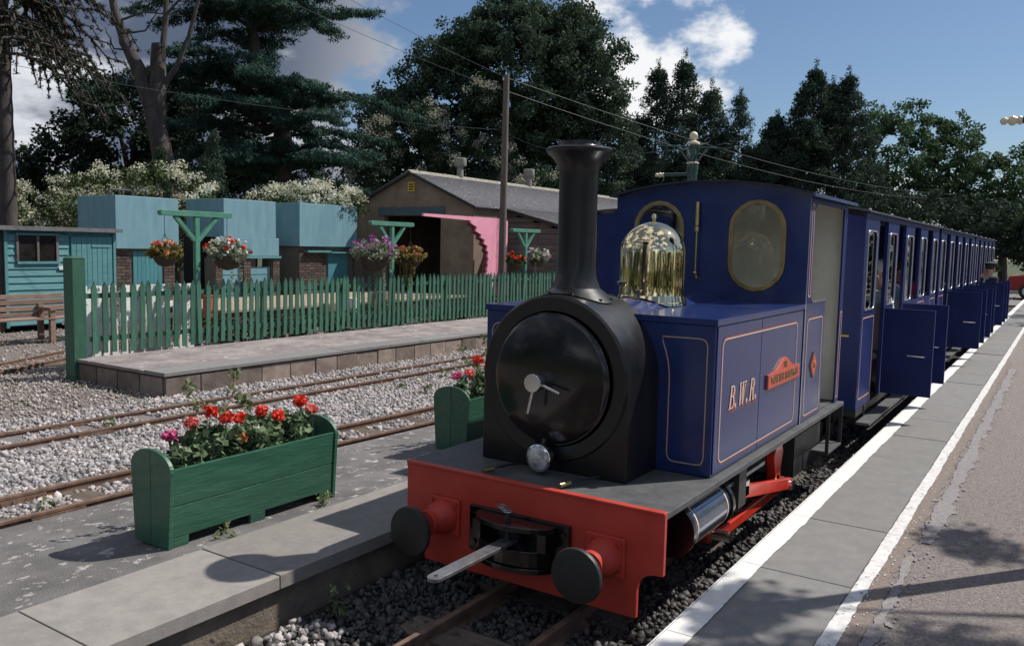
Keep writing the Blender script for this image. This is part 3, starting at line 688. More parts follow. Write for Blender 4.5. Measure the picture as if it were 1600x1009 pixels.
# ================================================================== LOCOMOTIVE
loco = thing('steam_locomotive', (-2.035, 3.2, 0), 'dark blue narrow gauge tank engine with red buffer beam and black chimney', 'locomotive')
CX = -2.04
def rrect(y0, y1, z0, z1, r, n=6):
    pts = []
    for cx, cz, a0 in ((y1-r, z1-r, 0), (y0+r, z1-r, 90), (y0+r, z0+r, 180), (y1-r, z0+r, 270)):
        for k in range(n+1):
            a = R(a0+90*k/n); pts.append((cx+r*math.cos(a), cz+r*math.sin(a)))
    return pts
def ribbon(b, pts, w, P, th=.0015, closed=True):
    """flat strip of width w along 2D polyline; P maps (u,v,h)->xyz"""
    n = len(pts); L_, R_ = [], []
    for i in range(n):
        if closed: a, c = Vector(pts[i-1]), Vector(pts[(i+1) % n])
        else: a, c = Vector(pts[max(i-1, 0)]), Vector(pts[min(i+1, n-1)])
        d = (c-a); d = d.normalized() if d.length else Vector((1, 0)); nrm = Vector((-d.y, d.x))
        p = Vector(pts[i]); L_.append(p+nrm*w/2); R_.append(p-nrm*w/2)
    m_ = n if closed else n-1
    o = len(b.v)
    for i in range(n): b.v += [P(L_[i].x, L_[i].y, th), P(R_[i].x, R_[i].y, th)]
    for i in range(m_): j = (i+1) % n; b.f.append((o+2*i, o+2*i+1, o+2*j+1, o+2*j))
def lining(pts, P, parent, closed=True, w=.0075, thin=False):
    if thin:
        b = MB(); ribbon(b, pts, .006, P, .0022, closed); b.build('cream_lining', m_lint, parent, fix=False); return
    b = MB(); ribbon(b, pts, w, P, .0022, closed); b.build('cream_lining', m_lin, parent, fix=False)
    cen = Vector((sum(p[0] for p in pts)/len(pts), sum(p[1] for p in pts)/len(pts)))
    q = []
    for i, p in enumerate(pts):
        v_ = Vector(p)-cen; n = len(pts)
        a, c = Vector(pts[i-1]), Vector(pts[(i+1) % n]); d = (c-a)
        d = d.normalized() if d.length else Vector((1, 0)); nr = Vector((-d.y, d.x))
        if nr.dot(v_) < 0: nr = -nr
        q.append(Vector(p)+nr*w*1.25)
    b = MB(); ribbon(b, q, w*.5, P, .0018, closed); b.build('red_lining', m_linr, parent, fix=False)
# footplate and beam
MB().box(-2.745, -1.325, 3.205, 6.52, .570, .598).build('footplate', m_foot, loco, bevel=.003)
MB().box(-2.44, -1.63, 3.25, 6.5, .44, .569).build('frame', m_iron, loco)
bp = [(-2.72, .60), (-1.32, .60), (-1.32, .335)]
bp += [(-1.365, .332), (-1.395, .322), (-1.418, .304), (-1.432, .28)]
bp += [(-1.438, .25), (-1.438, .124), (-2.602, .124), (-2.602, .25), (-2.608, .28), (-2.622, .304), (-2.645, .322), (-2.675, .332), (-2.72, .335)]
beam = MB().prism(bp, 3.18, 3.205, 'Y').build('buffer_beam', m_red, loco, bevel=.003)
MB().box(-2.72, -1.32, 3.172, 3.21, .598, .610).build('beam_lip', m_red, loco, bevel=.003)
for X in (-2.473, -1.587):
    zb_ = .36
    b = MB().box(X-.095, X+.095, 3.163, 3.179, zb_-.075, zb_+.105); bf = b.build('buffer', m_red, loco, bevel=.006)
    b = MB().lathe([(.085, 3.163), (.078, 3.12), (.062, 3.09), (.055, 3.06), (.062, 3.05), (.062, 3.02)], (X, 0, zb_+.01), 'Y', 28); b.build('buffer_housing', m_red, bf, smooth=True)
    for q in ((-.072, -.055), (.072, -.055), (-.072, .085), (.072, .085)): MB().cyl((X+q[0], 3.152, zb_+q[1]), (X+q[0], 3.163, zb_+q[1]), .012, seg=6).build('bolt', m_red, bf)
    MB().lathe([(.03, 3.03), (.03, 2.93), (.115, 2.925), (.117, 2.918), (.113, 2.905), (.06, 2.895), (.0, 2.893)], (X, 0, zb_+.005), 'Y', 40).build('buffer_head', m_iron, bf, smooth=True)
# coupling pocket and drawbar
cp = MB().box(-2.31, -1.76, 3.158, 3.179, .245, .465).build('coupling_plate', m_black, loco, bevel=.004)
for z0, z1 in ((.43, .455), (.245, .27)):
    pts = [(-2.25, 3.157)]+[(-2.035-.215*math.cos(math.pi*k/14), 3.157-.135*math.sin(math.pi*k/14)) for k in range(15)]+[(-1.82, 3.157)]
    MB().prism(pts[1:-1], z0, z1, 'Z').build('coupling_jaw', m_black, cp, bevel=.003)
pts = [(-2.035-.20*math.cos(math.pi*k/14), 3.157-.12*math.sin(math.pi*k/14)) for k in range(15)]
b = MB(); b.prism(pts, .271, .345, 'Z'); b.build('coupling_block', m_black, cp, bevel=.003)
MB().box(-2.235, -2.19, 3.08, 3.157, .346, .429).build('coupling_cheek', m_black, cp); MB().box(-1.88, -1.835, 3.08, 3.157, .346, .429).build('coupling_cheek', m_black, cp)
for X in (-2.28, -1.79):
    for z in (.29, .42): MB().cyl((X, 3.148, z), (X, 3.158, z), .013, seg=6).build('bolt', m_black, cp)
MB().cyl((-2.035, 3.075, .30), (-2.035, 3.075, .50), .013, seg=12).build('coupling_pin', m_iron, cp, smooth=True)
b = MB()
for k in range(4):
    a = k*.9; b.tube([(-2.035+.02*math.cos(q+a)-.012*k, 3.075+.02*math.sin(q+a), .505+.006*k) for q in np.linspace(0, 6.28, 9)], .003, 5)
b.build('pin_chain', m_steel, cp)
tip = [(-2.068+0, 3.12), (-2.068, 2.56)]+[(-2.035-.033*math.cos(math.pi*k/8), 2.56-.04*math.sin(math.pi*k/8)) for k in range(1, 8)]+[(-2.002, 2.56), (-2.002, 3.12)]
drawbar = MB().prism(tip, .356, .372, 'Z').build('drawbar', m_steel, loco, bevel=.002)
MB().cyl((-2.035, 2.56, .3721), (-2.035, 2.56, .3729), .009, seg=14).build('pin_hole', m_dark, drawbar)
# smokebox
SX, SZ, SR = -2.07, 1.055, .412
b = MB(); pts = [(SX-SR, .60), (SX+SR, .60)]+[(SX+SR*math.cos(math.pi*k/40), SZ+SR*math.sin(math.pi*k/40)) for k in range(41)]
b.prism(pts, 3.50, 3.92, 'Y'); sbx = b.build('smokebox', m_soot, loco, smooth=True, bevel=.004)
ring = MB(); ring.lathe([(.335, 3.499), (.335, 3.492), (SR-.012, 3.488), (SR-.004, 3.496), (SR-.004, 3.499)], (SX, 0, SZ), 'Y', 64); ring.build('smokebox_ring', m_soot, sbx, smooth=True)
MB().lathe([(.318, 3.487), (.322, 3.478), (.318, 3.468), (.30, 3.462), (.22, 3.442), (.12, 3.43), (0, 3.426)], (SX, 0, SZ), 'Y', 64).build('smokebox_door', m_black, loco, smooth=True, ang=60)
MB().lathe([(.323, 3.4775), (.326, 3.474), (.323, 3.4705)], (SX, 0, SZ), 'Y', 64).build('door_rim', m_bright if False else m_black, loco, smooth=True)
MB().lathe([(.030, 3.43), (.044, 3.40), (.046, 3.345), (.043, 3.340), (0, 3.339)], (SX-.02, 0, SZ-.005), 'Y', 32).build('door_dart', m_bright, loco, smooth=True)
MB().cyl((SX-.01, 3.385, SZ-.01), (SX+.115, 3.375, SZ-.045), .0085, .0075, 10).build('door_handle', m_bright, loco, smooth=True)
MB().cyl((SX-.02, 3.36, SZ-.02), (SX-.045, 3.35, SZ-.155), .0085, .0075, 10).build('door_handle', m_bright, loco, smooth=True)
MB().cyl((SX-.02, 3.47, .755), (SX-.02, 3.44, .745), .035, seg=16).build('door_latch', m_black, loco, smooth=True)
# headlamp
hl = MB().lathe([(.03, 3.46), (.058, 3.43), (.066, 3.39), (.067, 3.375), (.062, 3.372)], (SX+.005, 0, .684), 'Y', 32).build('headlamp', m_chrome, loco, smooth=True)
lampgl = mat('lamp_lens', (.55, .58, .60), .06, .35, var=.5, ns=26, coat=1, bump=.5, bs=30)
MB().lathe([(.060, 3.3745), (.045, 3.366), (.02, 3.361), (0, 3.36)], (SX+.005, 0, .684), 'Y', 32).build('lens', lampgl, hl, smooth=True)
MB().cyl((SX+.005, 3.40, .598), (SX+.005, 3.40, .63), .012, seg=10).build('lamp_stem', m_iron, hl)
# chimney
CHX, CHY = -2.075, 3.715
b = MB(); b.lathe([(.150, 1.452), (.138, 1.472), (.126, 1.490), (.116, 1.515), (.103, 1.55), (.098, 1.60), (.097, 2.05), (.102, 2.085), (.115, 2.115), (.135, 2.143), (.158, 2.163), (.167, 2.174), (.168, 2.184), (.160, 2.192), (.108, 2.198), (.104, 2.204), (.104, 2.222), (.085, 2.224), (.08, 2.18), (.075, 1.9)], (CHX, CHY, 0), 'Z', 48)
ch = b.build('chimney', m_soot, loco, smooth=True, ang=50)
b = MB()  # saddle flange following the barrel
n = 40; prof = []
for i in range(n):
    a = 2*math.pi*i/n; x = .195*math.cos(a); y = .175*math.sin(a)
    b.v.append((CHX+x, CHY+y, SZ+math.sqrt((SR+.006)**2-(x+CHX-SX)**2)))
for i in range(n):
    a = 2*math.pi*i/n; x = .122*math.cos(a); y = .122*math.sin(a); b.v.append((CHX+x, CHY+y, 1.497))
for i in range(n): j = (i+1) % n; b.f.append((i, j, n+j, n+i))
b.build('chimney_saddle', m_soot, ch, smooth=True)
for a in (20, 70, 110, 160, 200, 250, 290, 340):
    x = .182*math.cos(R(a)); y = .162*math.sin(R(a)); z = SZ+math.sqrt((SR+.006)**2-(x+CHX-SX)**2)
    MB().cyl((CHX+x, CHY+y, z-.004), (CHX+x, CHY+y, z+.010), .010, seg=6).build('bolt', m_soot, ch)
MB().lathe([(.006, 1.46), (.012, 1.50), (.030, 1.515), (.032, 1.525), (.0, 1.538)], (-1.94, 3.98, 0), 'Z', 16).build('brass_cap', m_brassl, loco, smooth=True)
MB().lathe([(.006, 1.44), (.010, 1.47), (.022, 1.482), (.0, 1.49)], (-1.88, 4.05, 0), 'Z', 16).build('brass_cap', m_brassl, loco, smooth=True)
# boiler hump between the tanks and the tanks
b = MB(); pts = [(-2.07+.385*math.cos(R(a)), 1.035+.385*math.sin(R(a))) for a in range(20, 161, 4)]
b.prism(pts, 3.921, 5.42, 'Y'); b.build('boiler', m_blue, loco, smooth=True)
for (x0, x1) in ((-2.719, SX-SR+.05), (SX+SR-.05, -1.367)):
    right = x0 > -2
    inner = SX+(SR-.055)*(1 if right else -1)
    if right: poly = [(-1.375, .601), (-1.375, 1.340), (SX+.29, 1.340)]+[(SX+(SR-.03)*math.cos(R(a)), SZ+(SR-.03)*math.sin(R(a))) for a in (42, 30, 18, 8, 0)]+[(SX+SR-.03, .601)]
    else: poly = [(-2.711, .601), (-2.711, 1.340), (SX-.29, 1.340)]+[(SX-(SR-.03)*math.cos(R(a)), SZ+(SR-.03)*math.sin(R(a))) for a in (42, 30, 18, 8, 0)]+[(SX-SR+.03, .601)]
    tank = MB().prism(poly, 3.843, 5.42, 'Y').build('side_tank', m_blue, loco, bevel=.004)
    # lid with a shallow overhang
    xa, xb_ = (SX+.20, -1.365) if right else (-2.721, SX-.20)
    MB().box(xa, xb_, 3.836, 5.425, 1.3405, 1.373).build('tank_lid', m_blue, tank, bevel=.003)
    if right:
        P = lambda u, v, h: (-1.375+h, u, v)
        MB().box(-1.3745, -1.369, 3.86, 4.548, .612, 1.335).build('access_door', m_blue, tank, bevel=.0025)
        MB().box(-1.3745, -1.369, 4.554, 5.40, .612, 1.335).build('access_door', m_blue, tank, bevel=.0025)
        P = lambda u, v, h: (-1.369+h, u, v)
        lining(rrect(3.93, 5.27, .655, 1.268, .045), P, tank)
        P2 = lambda u, v, h: (u, 3.843-h, v)
        arc = [(SX+.60*0+(-1.655-SX), 0)]
        q = [(-1.645, 1.272)]+[(SX+.468*math.cos(R(a)), SZ+.468*math.sin(R(a))) for a in (24, 18, 12, 6, 0)]+[(-1.602, .70)]
        q += [(-1.598, .675), (-1.585, .660), (-1.565, .655), (-1.445, .655), (-1.425, .66), (-1.415, .68), (-1.412, .70), (-1.412, 1.235), (-1.418, 1.258), (-1.432, 1.270), (-1.455, 1.274)]
        lining(q, P2, tank, thin=True)
    else:
        P2 = lambda u, v, h: (u, 3.843-h, v)
        q = [(-2.50, 1.272), (-2.545, 1.1), (-2.545, .70), (-2.56, .665), (-2.59, .655), (-2.63, .655), (-2.66, .67), (-2.672, .70), (-2.672, 1.225), (-2.664, 1.252), (-2.645, 1.268), (-2.62, 1.272)]
        lining(q, P2, tank, thin=True)
# dome
b = MB(); prof = [(.206, 1.392), (.199, 1.400), (.193, 1.415), (.190, 1.435), (.190, 1.50), (.190, 1.68)]+[(.190*math.cos(R(a)), 1.68+.178*math.sin(R(a))) for a in range(6, 90, 6)]+[(.0, 1.858)]
b.lathe(prof, (-2.035, 4.56, 0), 'Z', 64); dm = b.build('dome', m_brass, loco, smooth=True, ang=70)
MB().lathe([(.010, 1.855), (.010, 1.875), (.016, 1.882), (.014, 1.90), (0, 1.905)], (-2.035, 4.56, 0), 'Z', 16).build('dome_finial', m_brass, dm, smooth=True)
b = MB(); n = 48
for i in range(n):
    a = 2*math.pi*i/n; x = .206*math.cos(a); y = .206*math.sin(a); b.v.append((-2.035+x, 4.56+y, max(1.3765, 1.035+math.sqrt(.392**2-(x+.035)**2))))
for i in range(n): a = 2*math.pi*i/n; b.v.append((-2.035+.193*math.cos(a), 4.56+.193*math.sin(a), 1.432))
for i in range(n): j = (i+1) % n; b.f.append((i, j, n+j, n+i))
b.build('dome_skirt', m_brass, dm, smooth=True, ang=85)
# cab
def raycast(poly, c, a):
    d = Vector((math.cos(a), math.sin(a))); best = None
    for i in range(len(poly)):
        p = Vector(poly[i])-Vector(c); q = Vector(poly[(i+1) % len(poly)])-Vector(c); e = q-p
        den = d.x*e.y-d.y*e.x
        if abs(den) < 1e-12: continue
        t = (p.x*e.y-p.y*e.x)/den; s = (p.x*d.y-p.y*d.x)/den
        if t > 0 and -1e-7 <= s <= 1+1e-7: best = t if best is None else max(best, t)
    return (c[0]+d.x*best, c[1]+d.y*best)
def holed(outer, hole, c, a0, a1, axis, b=None, extra=0):
    b = b or MB()
    angs = sorted(set([round(math.atan2(p[1]-c[1], p[0]-c[0]), 6) for p in list(outer)+list(hole)]))
    O = [raycast(outer, c, a) for a in angs]; H = [raycast(hole, c, a) for a in angs]; n = len(angs); o = len(b.v)
    def P(u, v, w): return {'X': (w, u, v), 'Y': (u, w, v)}[axis]
    for w in (a0, a1): b.v += [P(*p, w) for p in O]+[P(*p, w) for p in H]
    for i in range(n):
        j = (i+1) % n
        b.f += [(o+i, o+j, o+n+j, o+n+i), (o+2*n+i, o+3*n+i, o+3*n+j, o+2*n+j), (o+i, o+2*n+i, o+2*n+j, o+j), (o+n+i, o+n+j, o+3*n+j, o+3*n+i)]
    return b
def oval(cx, cz, w, h, n=10):  # capsule outline
    r = w/2; s = h/2-r
    return [(cx+r*math.cos(math.pi*k/n), cz+s+r*math.sin(math.pi*k/n)) for k in range(n+1)]+[(cx-r*math.cos(math.pi*k/n), cz-s-r*math.sin(math.pi*k/n)) for k in range(n+1)]
def roofz(x, hw=.70, ze=2.052, rise=.09): return ze+rise*(1-((x-CX)/hw)**2)
YC = 5.43; XL, XR = -2.712, -1.368
cabf = None
for s in (-1, 1):
    wc = (CX+s*.345, 1.735)
    xs = np.linspace(CX, XR if s > 0 else XL, 12)
    outer = [(x, roofz(x)) for x in xs]+[(xs[-1], .601), (CX, .601)]
    hole = oval(wc[0], wc[1], .325, .545)
    b = holed(outer, hole, wc, YC, YC+.012, 'Y'); part = b.build('cab_front', m_blue, loco)
    fr = holed(oval(wc[0], wc[1], .375, .595), oval(wc[0], wc[1], .318, .538), wc, YC-.010, YC-.001, 'Y').build('window_frame', m_brassd, part, bevel=.002)
    MB().prism(oval(wc[0], wc[1], .324, .544), YC+.003, YC+.007, 'Y').build('pane', m_glassd, fr)
    b = holed(outer, hole, wc, YC+.0125, YC+.02, 'Y').build('cab_front_lining', m_cream, part)
    # side sheets: front panel, cut-out, rear strip
    X0, X1 = (XR-.012, XR) if s > 0 else (XL, XL+.012)
    sd_ = MB()
    poly = [(5.445, .601), (5.955, .601), (5.955, 1.372), (5.60, 1.385), (5.565, 1.41), (5.56, 1.45), (5.56, 1.93), (5.575, 1.985), (5.62, 2.012), (6.36, 2.012), (6.36, .601), (6.50, .601), (6.50, 2.05), (5.445, 2.05)]
    sd_.prism([(5.445, .601), (5.955, .601), (5.955, 1.372), (5.445, 1.372)], X0, X1, 'X'); side = sd_.build('cab_side', m_blue, loco, bevel=.002)
    sd2 = MB().prism([(5.445, 1.3725), (5.60, 1.3725), (5.572, 1.40), (5.565, 1.44), (5.56, 1.93), (5.575, 1.985), (5.62, 2.012), (6.40, 2.012), (6.40, .601), (6.50, .601), (6.50, 2.058), (5.445, 2.058)], X0, X1, 'X').build('cab_side', m_blue_m, loco)
    MB().box(X0-.004, X1+.004, 5.60, 5.957, 1.3735, 1.385).build('door_sill_rail', m_bright if s > 0 else m_blue, side)
    if s > 0:
        P = lambda u, v, h: (XR+h, u, v)
        lining(rrect(5.505, 5.895, .64, 1.27, .035), P, side); lining(rrect(5.485, 5.53, 1.42, 2.0, .01, 3), P, sd2, w=.008)
        lining(rrect(6.425, 6.475, .64, 1.27, .012, 3), P, side, w=.007)
    # inside faces painted cream
    Xi = (XR-.013, XR-.017) if s > 0 else (XL+.017, XL+.013)
    MB().prism([(5.46, .61), (5.95, .61), (5.95, 1.37), (5.46, 1.37)], min(Xi), max(Xi), 'X').build('inner_sheet', m_cream, side)
b = MB(); ysx = (5.36, 6.60); xs = np.linspace(XL-.03, XR+.03, 17)
for y in ysx:
    for x in xs: b.v.append((x, y, roofz(x)+.006))
    for x in xs: b.v.append((x, y, roofz(x)+.020))
n = 17
for i in range(n-1):
    b.f += [(i, i+1, 2*n+i+1, 2*n+i), (n+i, 3*n+i, 3*n+i+1, n+i+1), (i, n+i, n+i+1, i+1), (2*n+i, 2*n+i+1, 3*n+i+1, 3*n+i)]
b.f += [(0, 2*n, 3*n, n), (n-1, 2*n-1, 4*n-1, 3*n-1)]
croof = b.build('cab_roof', mat('roof_blue_black', (.014, .018, .04), .4, var=.2), loco, smooth=True)
MB().bar((XR+.035, 5.36, 2.056), (XR+.035, 6.62, 2.056), .015, .02).build('gutter', m_blue, croof)
MB().box(XL+.013, XR-.013, 6.485, 6.497, .601, 2.056).build('cab_back', m_cream, loco)
MB().box(XL+.02, XR-.02, 5.452, 6.48, .5985, .606).build('cab_floor', m_foot, loco)
MB().box(-2.35, -1.75, 5.46, 5.75, .61, 1.30).build('backhead', m_soot, loco, bevel=.02)
# whistle on the cab front
wh = MB().cyl((-2.095, 5.395, 1.86), (-2.095, 5.395, 2.02), .014, seg=14).cyl((-2.095, 5.395, 1.825), (-2.095, 5.395, 1.855), .018, seg=14).cyl((-2.095, 5.395, 1.55), (-2.095, 5.395, 1.825), .006, seg=10)
wh.sphere((-2.095, 5.395, 1.545), .014, 10).tube([(-2.095, 5.395, 1.545), (-2.085, 5.40, 1.51), (-2.07, 5.43, 1.50)], .007, 8)
wh.build('whistle', m_brassl, loco, smooth=True)
b = MB().cyl((-2.10, 5.1, 1.43), (-2.1, 5.1, 1.455), .02, seg=12); b.build('safety_valve', m_brassl, loco, smooth=True)
# small brass pipes on the footplate
for (x, y) in ((-2.27, 3.27), (-1.85, 3.28)):
    p = MB().tube([(x+.06, 3.49, .615), (x+.03, 3.38, .622), (x, y, .618)], .007, 8); pp = p.build('pipe', m_iron, loco, smooth=True)
    MB().cyl((x+.004, y+.02, .619), (x-.012, y-.045, .618), .014, .012, 12).build('pipe_union', m_brassd, pp, smooth=True)
# cylinders, motion, wheels
m_cyl = mat('cylinder_cladding', (.20, .23, .29), .16, .85, var=.15, ns=6)
for s in (-1, 1):
    X = -2.035+s*.57
    c_ = MB().cyl((X, 3.60, .40), (X, 4.10, .40), .118, seg=40).build('cylinder', m_cyl, loco, smooth=True)
    MB().cyl((X, 3.565, .40), (X, 3.598, .40), .130, seg=40).build('cylinder_cover', m_black, c_, smooth=True)
    MB().cyl((X, 4.102, .40), (X, 4.135, .40), .130, seg=40).build('cylinder_cover', m_black, c_, smooth=True)
    b = MB(); u0, u1, t0, t1 = 3.64, 4.06, R(-38), R(62)
    for (ya, yb, ta, tb) in ((u0, u0+.012, t0, t1), (u1-.012, u1, t0, t1), (u0, u1, t0, t0+.1), (u0, u1, t1-.1, t1)):
        for k in range(10):
            a = ta+(tb-ta)*k/10; a2 = ta+(tb-ta)*(k+1)/10; o = len(b.v); rr = .1195
            b.v += [(X+s*rr*math.cos(a), ya, .40+rr*math.sin(a)), (X+s*rr*math.cos(a2), ya, .40+rr*math.sin(a2)), (X+s*rr*math.cos(a2), yb, .40+rr*math.sin(a2)), (X+s*rr*math.cos(a), yb, .40+rr*math.sin(a))]
            b.f.append((o, o+1, o+2, o+3))
    b.build('cream_lining', m_lin, c_, fix=False)
    MB().box(X-.09, X+.05, 3.62, 4.08, .50, .568).build('valve_chest', m_iron, loco)
    Xo = -2.035+s*.60
    MB().box(Xo-.03, Xo+.03, 4.14, 4.85, .455, .475).build('slide_bar', m_steel, loco); 
    MB().box(Xo-.02, Xo+.06, 4.30, 4.42, .33, .568).build('motion_bracket', m_iron, loco)
    MB().box(Xo-.035, Xo+.045, 4.44, 4.53, .35, .44).build('crosshead', m_bright, loco, bevel=.005)
    MB().cyl((Xo, 4.13, .40), (Xo, 4.5, .40), .012, seg=10).build('piston_rod', m_bright, loco, smooth=True)
    MB().bar((Xo+s*.03, 4.45, .385), (Xo+s*.03, 5.40, .215), .03, .075).build('connecting_rod', m_redb, loco, bevel=.006)
    MB().bar((Xo-s*.01, 4.20, .20), (Xo-s*.01, 5.40, .20), .028, .06).build('coupling_rod', m_redb, loco, bevel=.006)
    for y in (4.20, 5.40):
        Xw = -2.035+s*.27
        w_ = MB().cyl((Xw-.035, y, .225), (Xw+.035, y, .225), .225, seg=36).build('wheel', m_redb, loco, smooth=True)
        MB().lathe([(.255, Xw-.05), (.225, Xw-.02), (.222, Xw+.046), (.226, Xw+.046)] if s < 0 else [(.226, Xw-.046), (.222, Xw-.046), (.225, Xw+.02), (.255, Xw+.05)], (0, y, .225), 'X', 36).build('tyre', m_steel, w_, smooth=True)
        MB().cyl((-2.035+s*.3, y, .225), (-2.035+s*.56, y, .225), .035, seg=14).build('axle', m_iron, w_, smooth=True)
        cr = MB().prism([(y-.06, .28), (y-.06, .19), (y-.04, .16), (y+.04, .16), (y+.06, .19), (y+.06, .28), (y+.10, .40), (y+.06, .47), (y-.06, .47), (y-.10, .40)], min(-2.035+s*.50, -2.035+s*.56), max(-2.035+s*.50, -2.035+s*.56), 'X').build('crank', m_redb, w_, bevel=.008)
        MB().cyl((Xo-s*.05, y, .205), (Xo+s*.06, y, .205), .03, seg=16).build('crank_pin', m_bright, w_, smooth=True)
    MB().bar((Xo+s*.02, 4.02, .30), (Xo+s*.02, 4.60, .385), .02, .035).build('motion_rod', m_redb, loco)
    MB().box(-2.035+s*.40-.012, -2.035+s*.40+.012, 3.3, 6.4, .16, .568).build('side_frame', m_iron, loco)
    # step below the cab
    Xs = (-1.46, -1.335) if s > 0 else (-2.735, -2.61)
    st_ = MB().box(Xs[0], Xs[1], 6.16, 6.55, .265, .28).build('cab_step', m_foot, loco)
    for y in (6.15, 6.55): MB().box(Xs[0]+.1 if s > 0 else Xs[0], Xs[1] if s > 0 else Xs[1]-.1, y-.004, y+.004, .255, .57).build('step_hanger', m_iron, st_)
MB().box(-2.6, -1.47, 5.75, 6.45, .16, .44).build('ash_pan', m_iron, loco)
# lettering B.W.R.
GL = {'B': [((.14, 0), (.14, 1), .17), 'b'], 'W': [], 'R': []}
def glyph(b, ch, u0, v0, h, P, base, col_=0):
    k = [0]
    def q(pts):
        k[0] += 1; o = len(b.v); b.v += [P(u0+(x+.22*y)*h, v0+y*h, base+k[0]*.00012) for x, y in pts]; b.f.append(tuple(range(o, o+len(pts))))
    def stroke(x0, y0, x1, y1, w): q([(x0-w/2, y0), (x0+w/2, y0), (x1+w/2, y1), (x1-w/2, y1)])
    def arc(cx, cy, rx, ry, a0, a1, w0, w1, n=10):
        for i in range(n):
            t0, t1 = i/n, (i+1)/n; A0, A1 = R(a0+(a1-a0)*t0), R(a0+(a1-a0)*t1)
            wa, wb = w0+(w1-w0)*math.sin(math.pi*t0), w0+(w1-w0)*math.sin(math.pi*t1)
            q([(cx+(rx)*math.cos(A0), cy+ry*math.sin(A0)), (cx+rx*math.cos(A1), cy+ry*math.sin(A1)), (cx+(rx-wb)*math.cos(A1), cy+(ry-.07)*math.sin(A1)), (cx+(rx-wa)*math.cos(A0), cy+(ry-.07)*math.sin(A0))])
    if ch in 'BR':
        stroke(.15, 0, .15, 1, .15); q([(0, 0), (.30, 0), (.30, .05), (0, .05)]); q([(0, .95), (.32, .95), (.32, 1), (0, 1)])
        q([(.2, .93), (.34, .93), (.34, 1), (.2, 1)]); q([(.2, .50), (.34, .50), (.34, .57), (.2, .57)]); arc(.32, .75, .25, .25, 90, -90, .07, .15)
        if ch == 'B': q([(.2, 0), (.34, 0), (.34, .07), (.2, .07)]); arc(.32, .285, .29, .285, 90, -90, .07, .15)
        else: q([(.34, .52), (.48, .52), (.62, 0), (.48, 0)]); q([(.46, 0), (.70, 0), (.70, .05), (.46, .05)])
    else:
        stroke(.28, 0, .10, 1, .13); stroke(.28, 0, .46, 1, .055); stroke(.62, 0, .46, 1, .13); stroke(.62, 0, .80, 1, .055)
        for x in (.10, .46, .80): q([(x-.15, .95), (x+.13, .95), (x+.13, 1), (x-.15, 1)])
def word(P, parent):
    for base, mm, du, dv, nm in ((.0008, m_linr, .012, -.018, 'letter_shadow'), (.0028, m_lin, 0, 0, 'letter')):
        u = 4.045
        for ch, adv in (('B', .112), ('W', .150), ('R', .12)):
            b = MB(); glyph(b, ch, u+du, .905+dv, .118, P, base); b.build(nm, mm, parent, fix=False)
            u += adv
            b = MB(); o = [(u-.018+du, .905+dv), (u+.002+du, .905+dv), (u+.002+du, .927+dv), (u-.018+du, .927+dv)]
            b.add([P(x, y, base) for x, y in o], [(0, 1, 2, 3)]); b.build('full_stop', mm, parent, fix=False)
            u += .028
PX = lambda u, v, h: (-1.369+h, u, v)
word(PX, loco)
def text_mesh(s, size, P, name, m, parent, u, v, ext=.0012, sx=1.0):
    c = bpy.data.curves.new('text', 'FONT'); c.body = s; c.size = size; c.extrude = ext; c.align_x = 'CENTER'; c.align_y = 'CENTER'; c.offset = size*.02
    o = bpy.data.objects.new('text_tmp', c); col.objects.link(o); dg = bpy.context.evaluated_depsgraph_get()
    me = bpy.data.meshes.new_from_object(o.evaluated_get(dg)); bpy.data.objects.remove(o); bpy.data.curves.remove(c)
    base = wpos(parent)
    for vt in me.vertices: vt.co = Vector(P(u+vt.co.x*sx, v+vt.co.y, vt.co.z+ext))-base
    me.name = name; me.materials.clear(); me.materials.append(m)
    return link(bpy.data.objects.new(name, me), parent)
npoly = [(4.665, .925), (5.325, .925), (5.325, 1.008)]+[(y, 1.008+.075*math.exp(-((y-4.995)/.13)**2)) for y in np.linspace(5.30, 4.69, 19)]+[(4.665, 1.008)]
npl = MB().prism(npoly, -1.3685, -1.356, 'X').build('nameplate', mat('nameplate_edge_red', (.42, .09, .06), .45),  loco, bevel=.001)
inner = [(4.672, .932), (5.318, .932), (5.318, 1.001)]+[(y, 1.001+.075*math.exp(-((y-4.995)/.13)**2)) for y in np.linspace(5.30, 4.69, 19)]+[(4.672, 1.001)]
m_plate = mat('nameplate_red', (.60, .10, .06), .4, var=.08)
MB().prism(inner, -1.3559, -1.3545, 'X').build('nameplate_field', m_plate, npl)
PP = lambda u, v, h: (-1.3543+h, u, v)
text_mesh('SIR', .055, PP, 'lettering', m_brassd, npl, 4.995, 1.040)
text_mesh('WALTER RALEIGH', .068, PP, 'lettering', m_brassd, npl, 4.995, .970, sx=1.0)
dia = [(5.69, .872), (5.765, .96), (5.69, 1.048), (5.615, .96)]
dp = MB().prism(dia, XR+.0005, XR+.010, 'X').build('works_plate', m_brassd, loco, bevel=.001)
MB().prism([(5.69+(a-5.69)*.88, .96+(b_-.96)*.9) for a, b_ in dia], XR+.0102, XR+.0112, 'X').build('works_plate_field', m_plate, dp)
text_mesh('AK', .05, lambda u, v, h: (XR+.0114+h, u, v), 'lettering', m_brassd, dp, 5.69, .96)
# crew-side odds: handrail

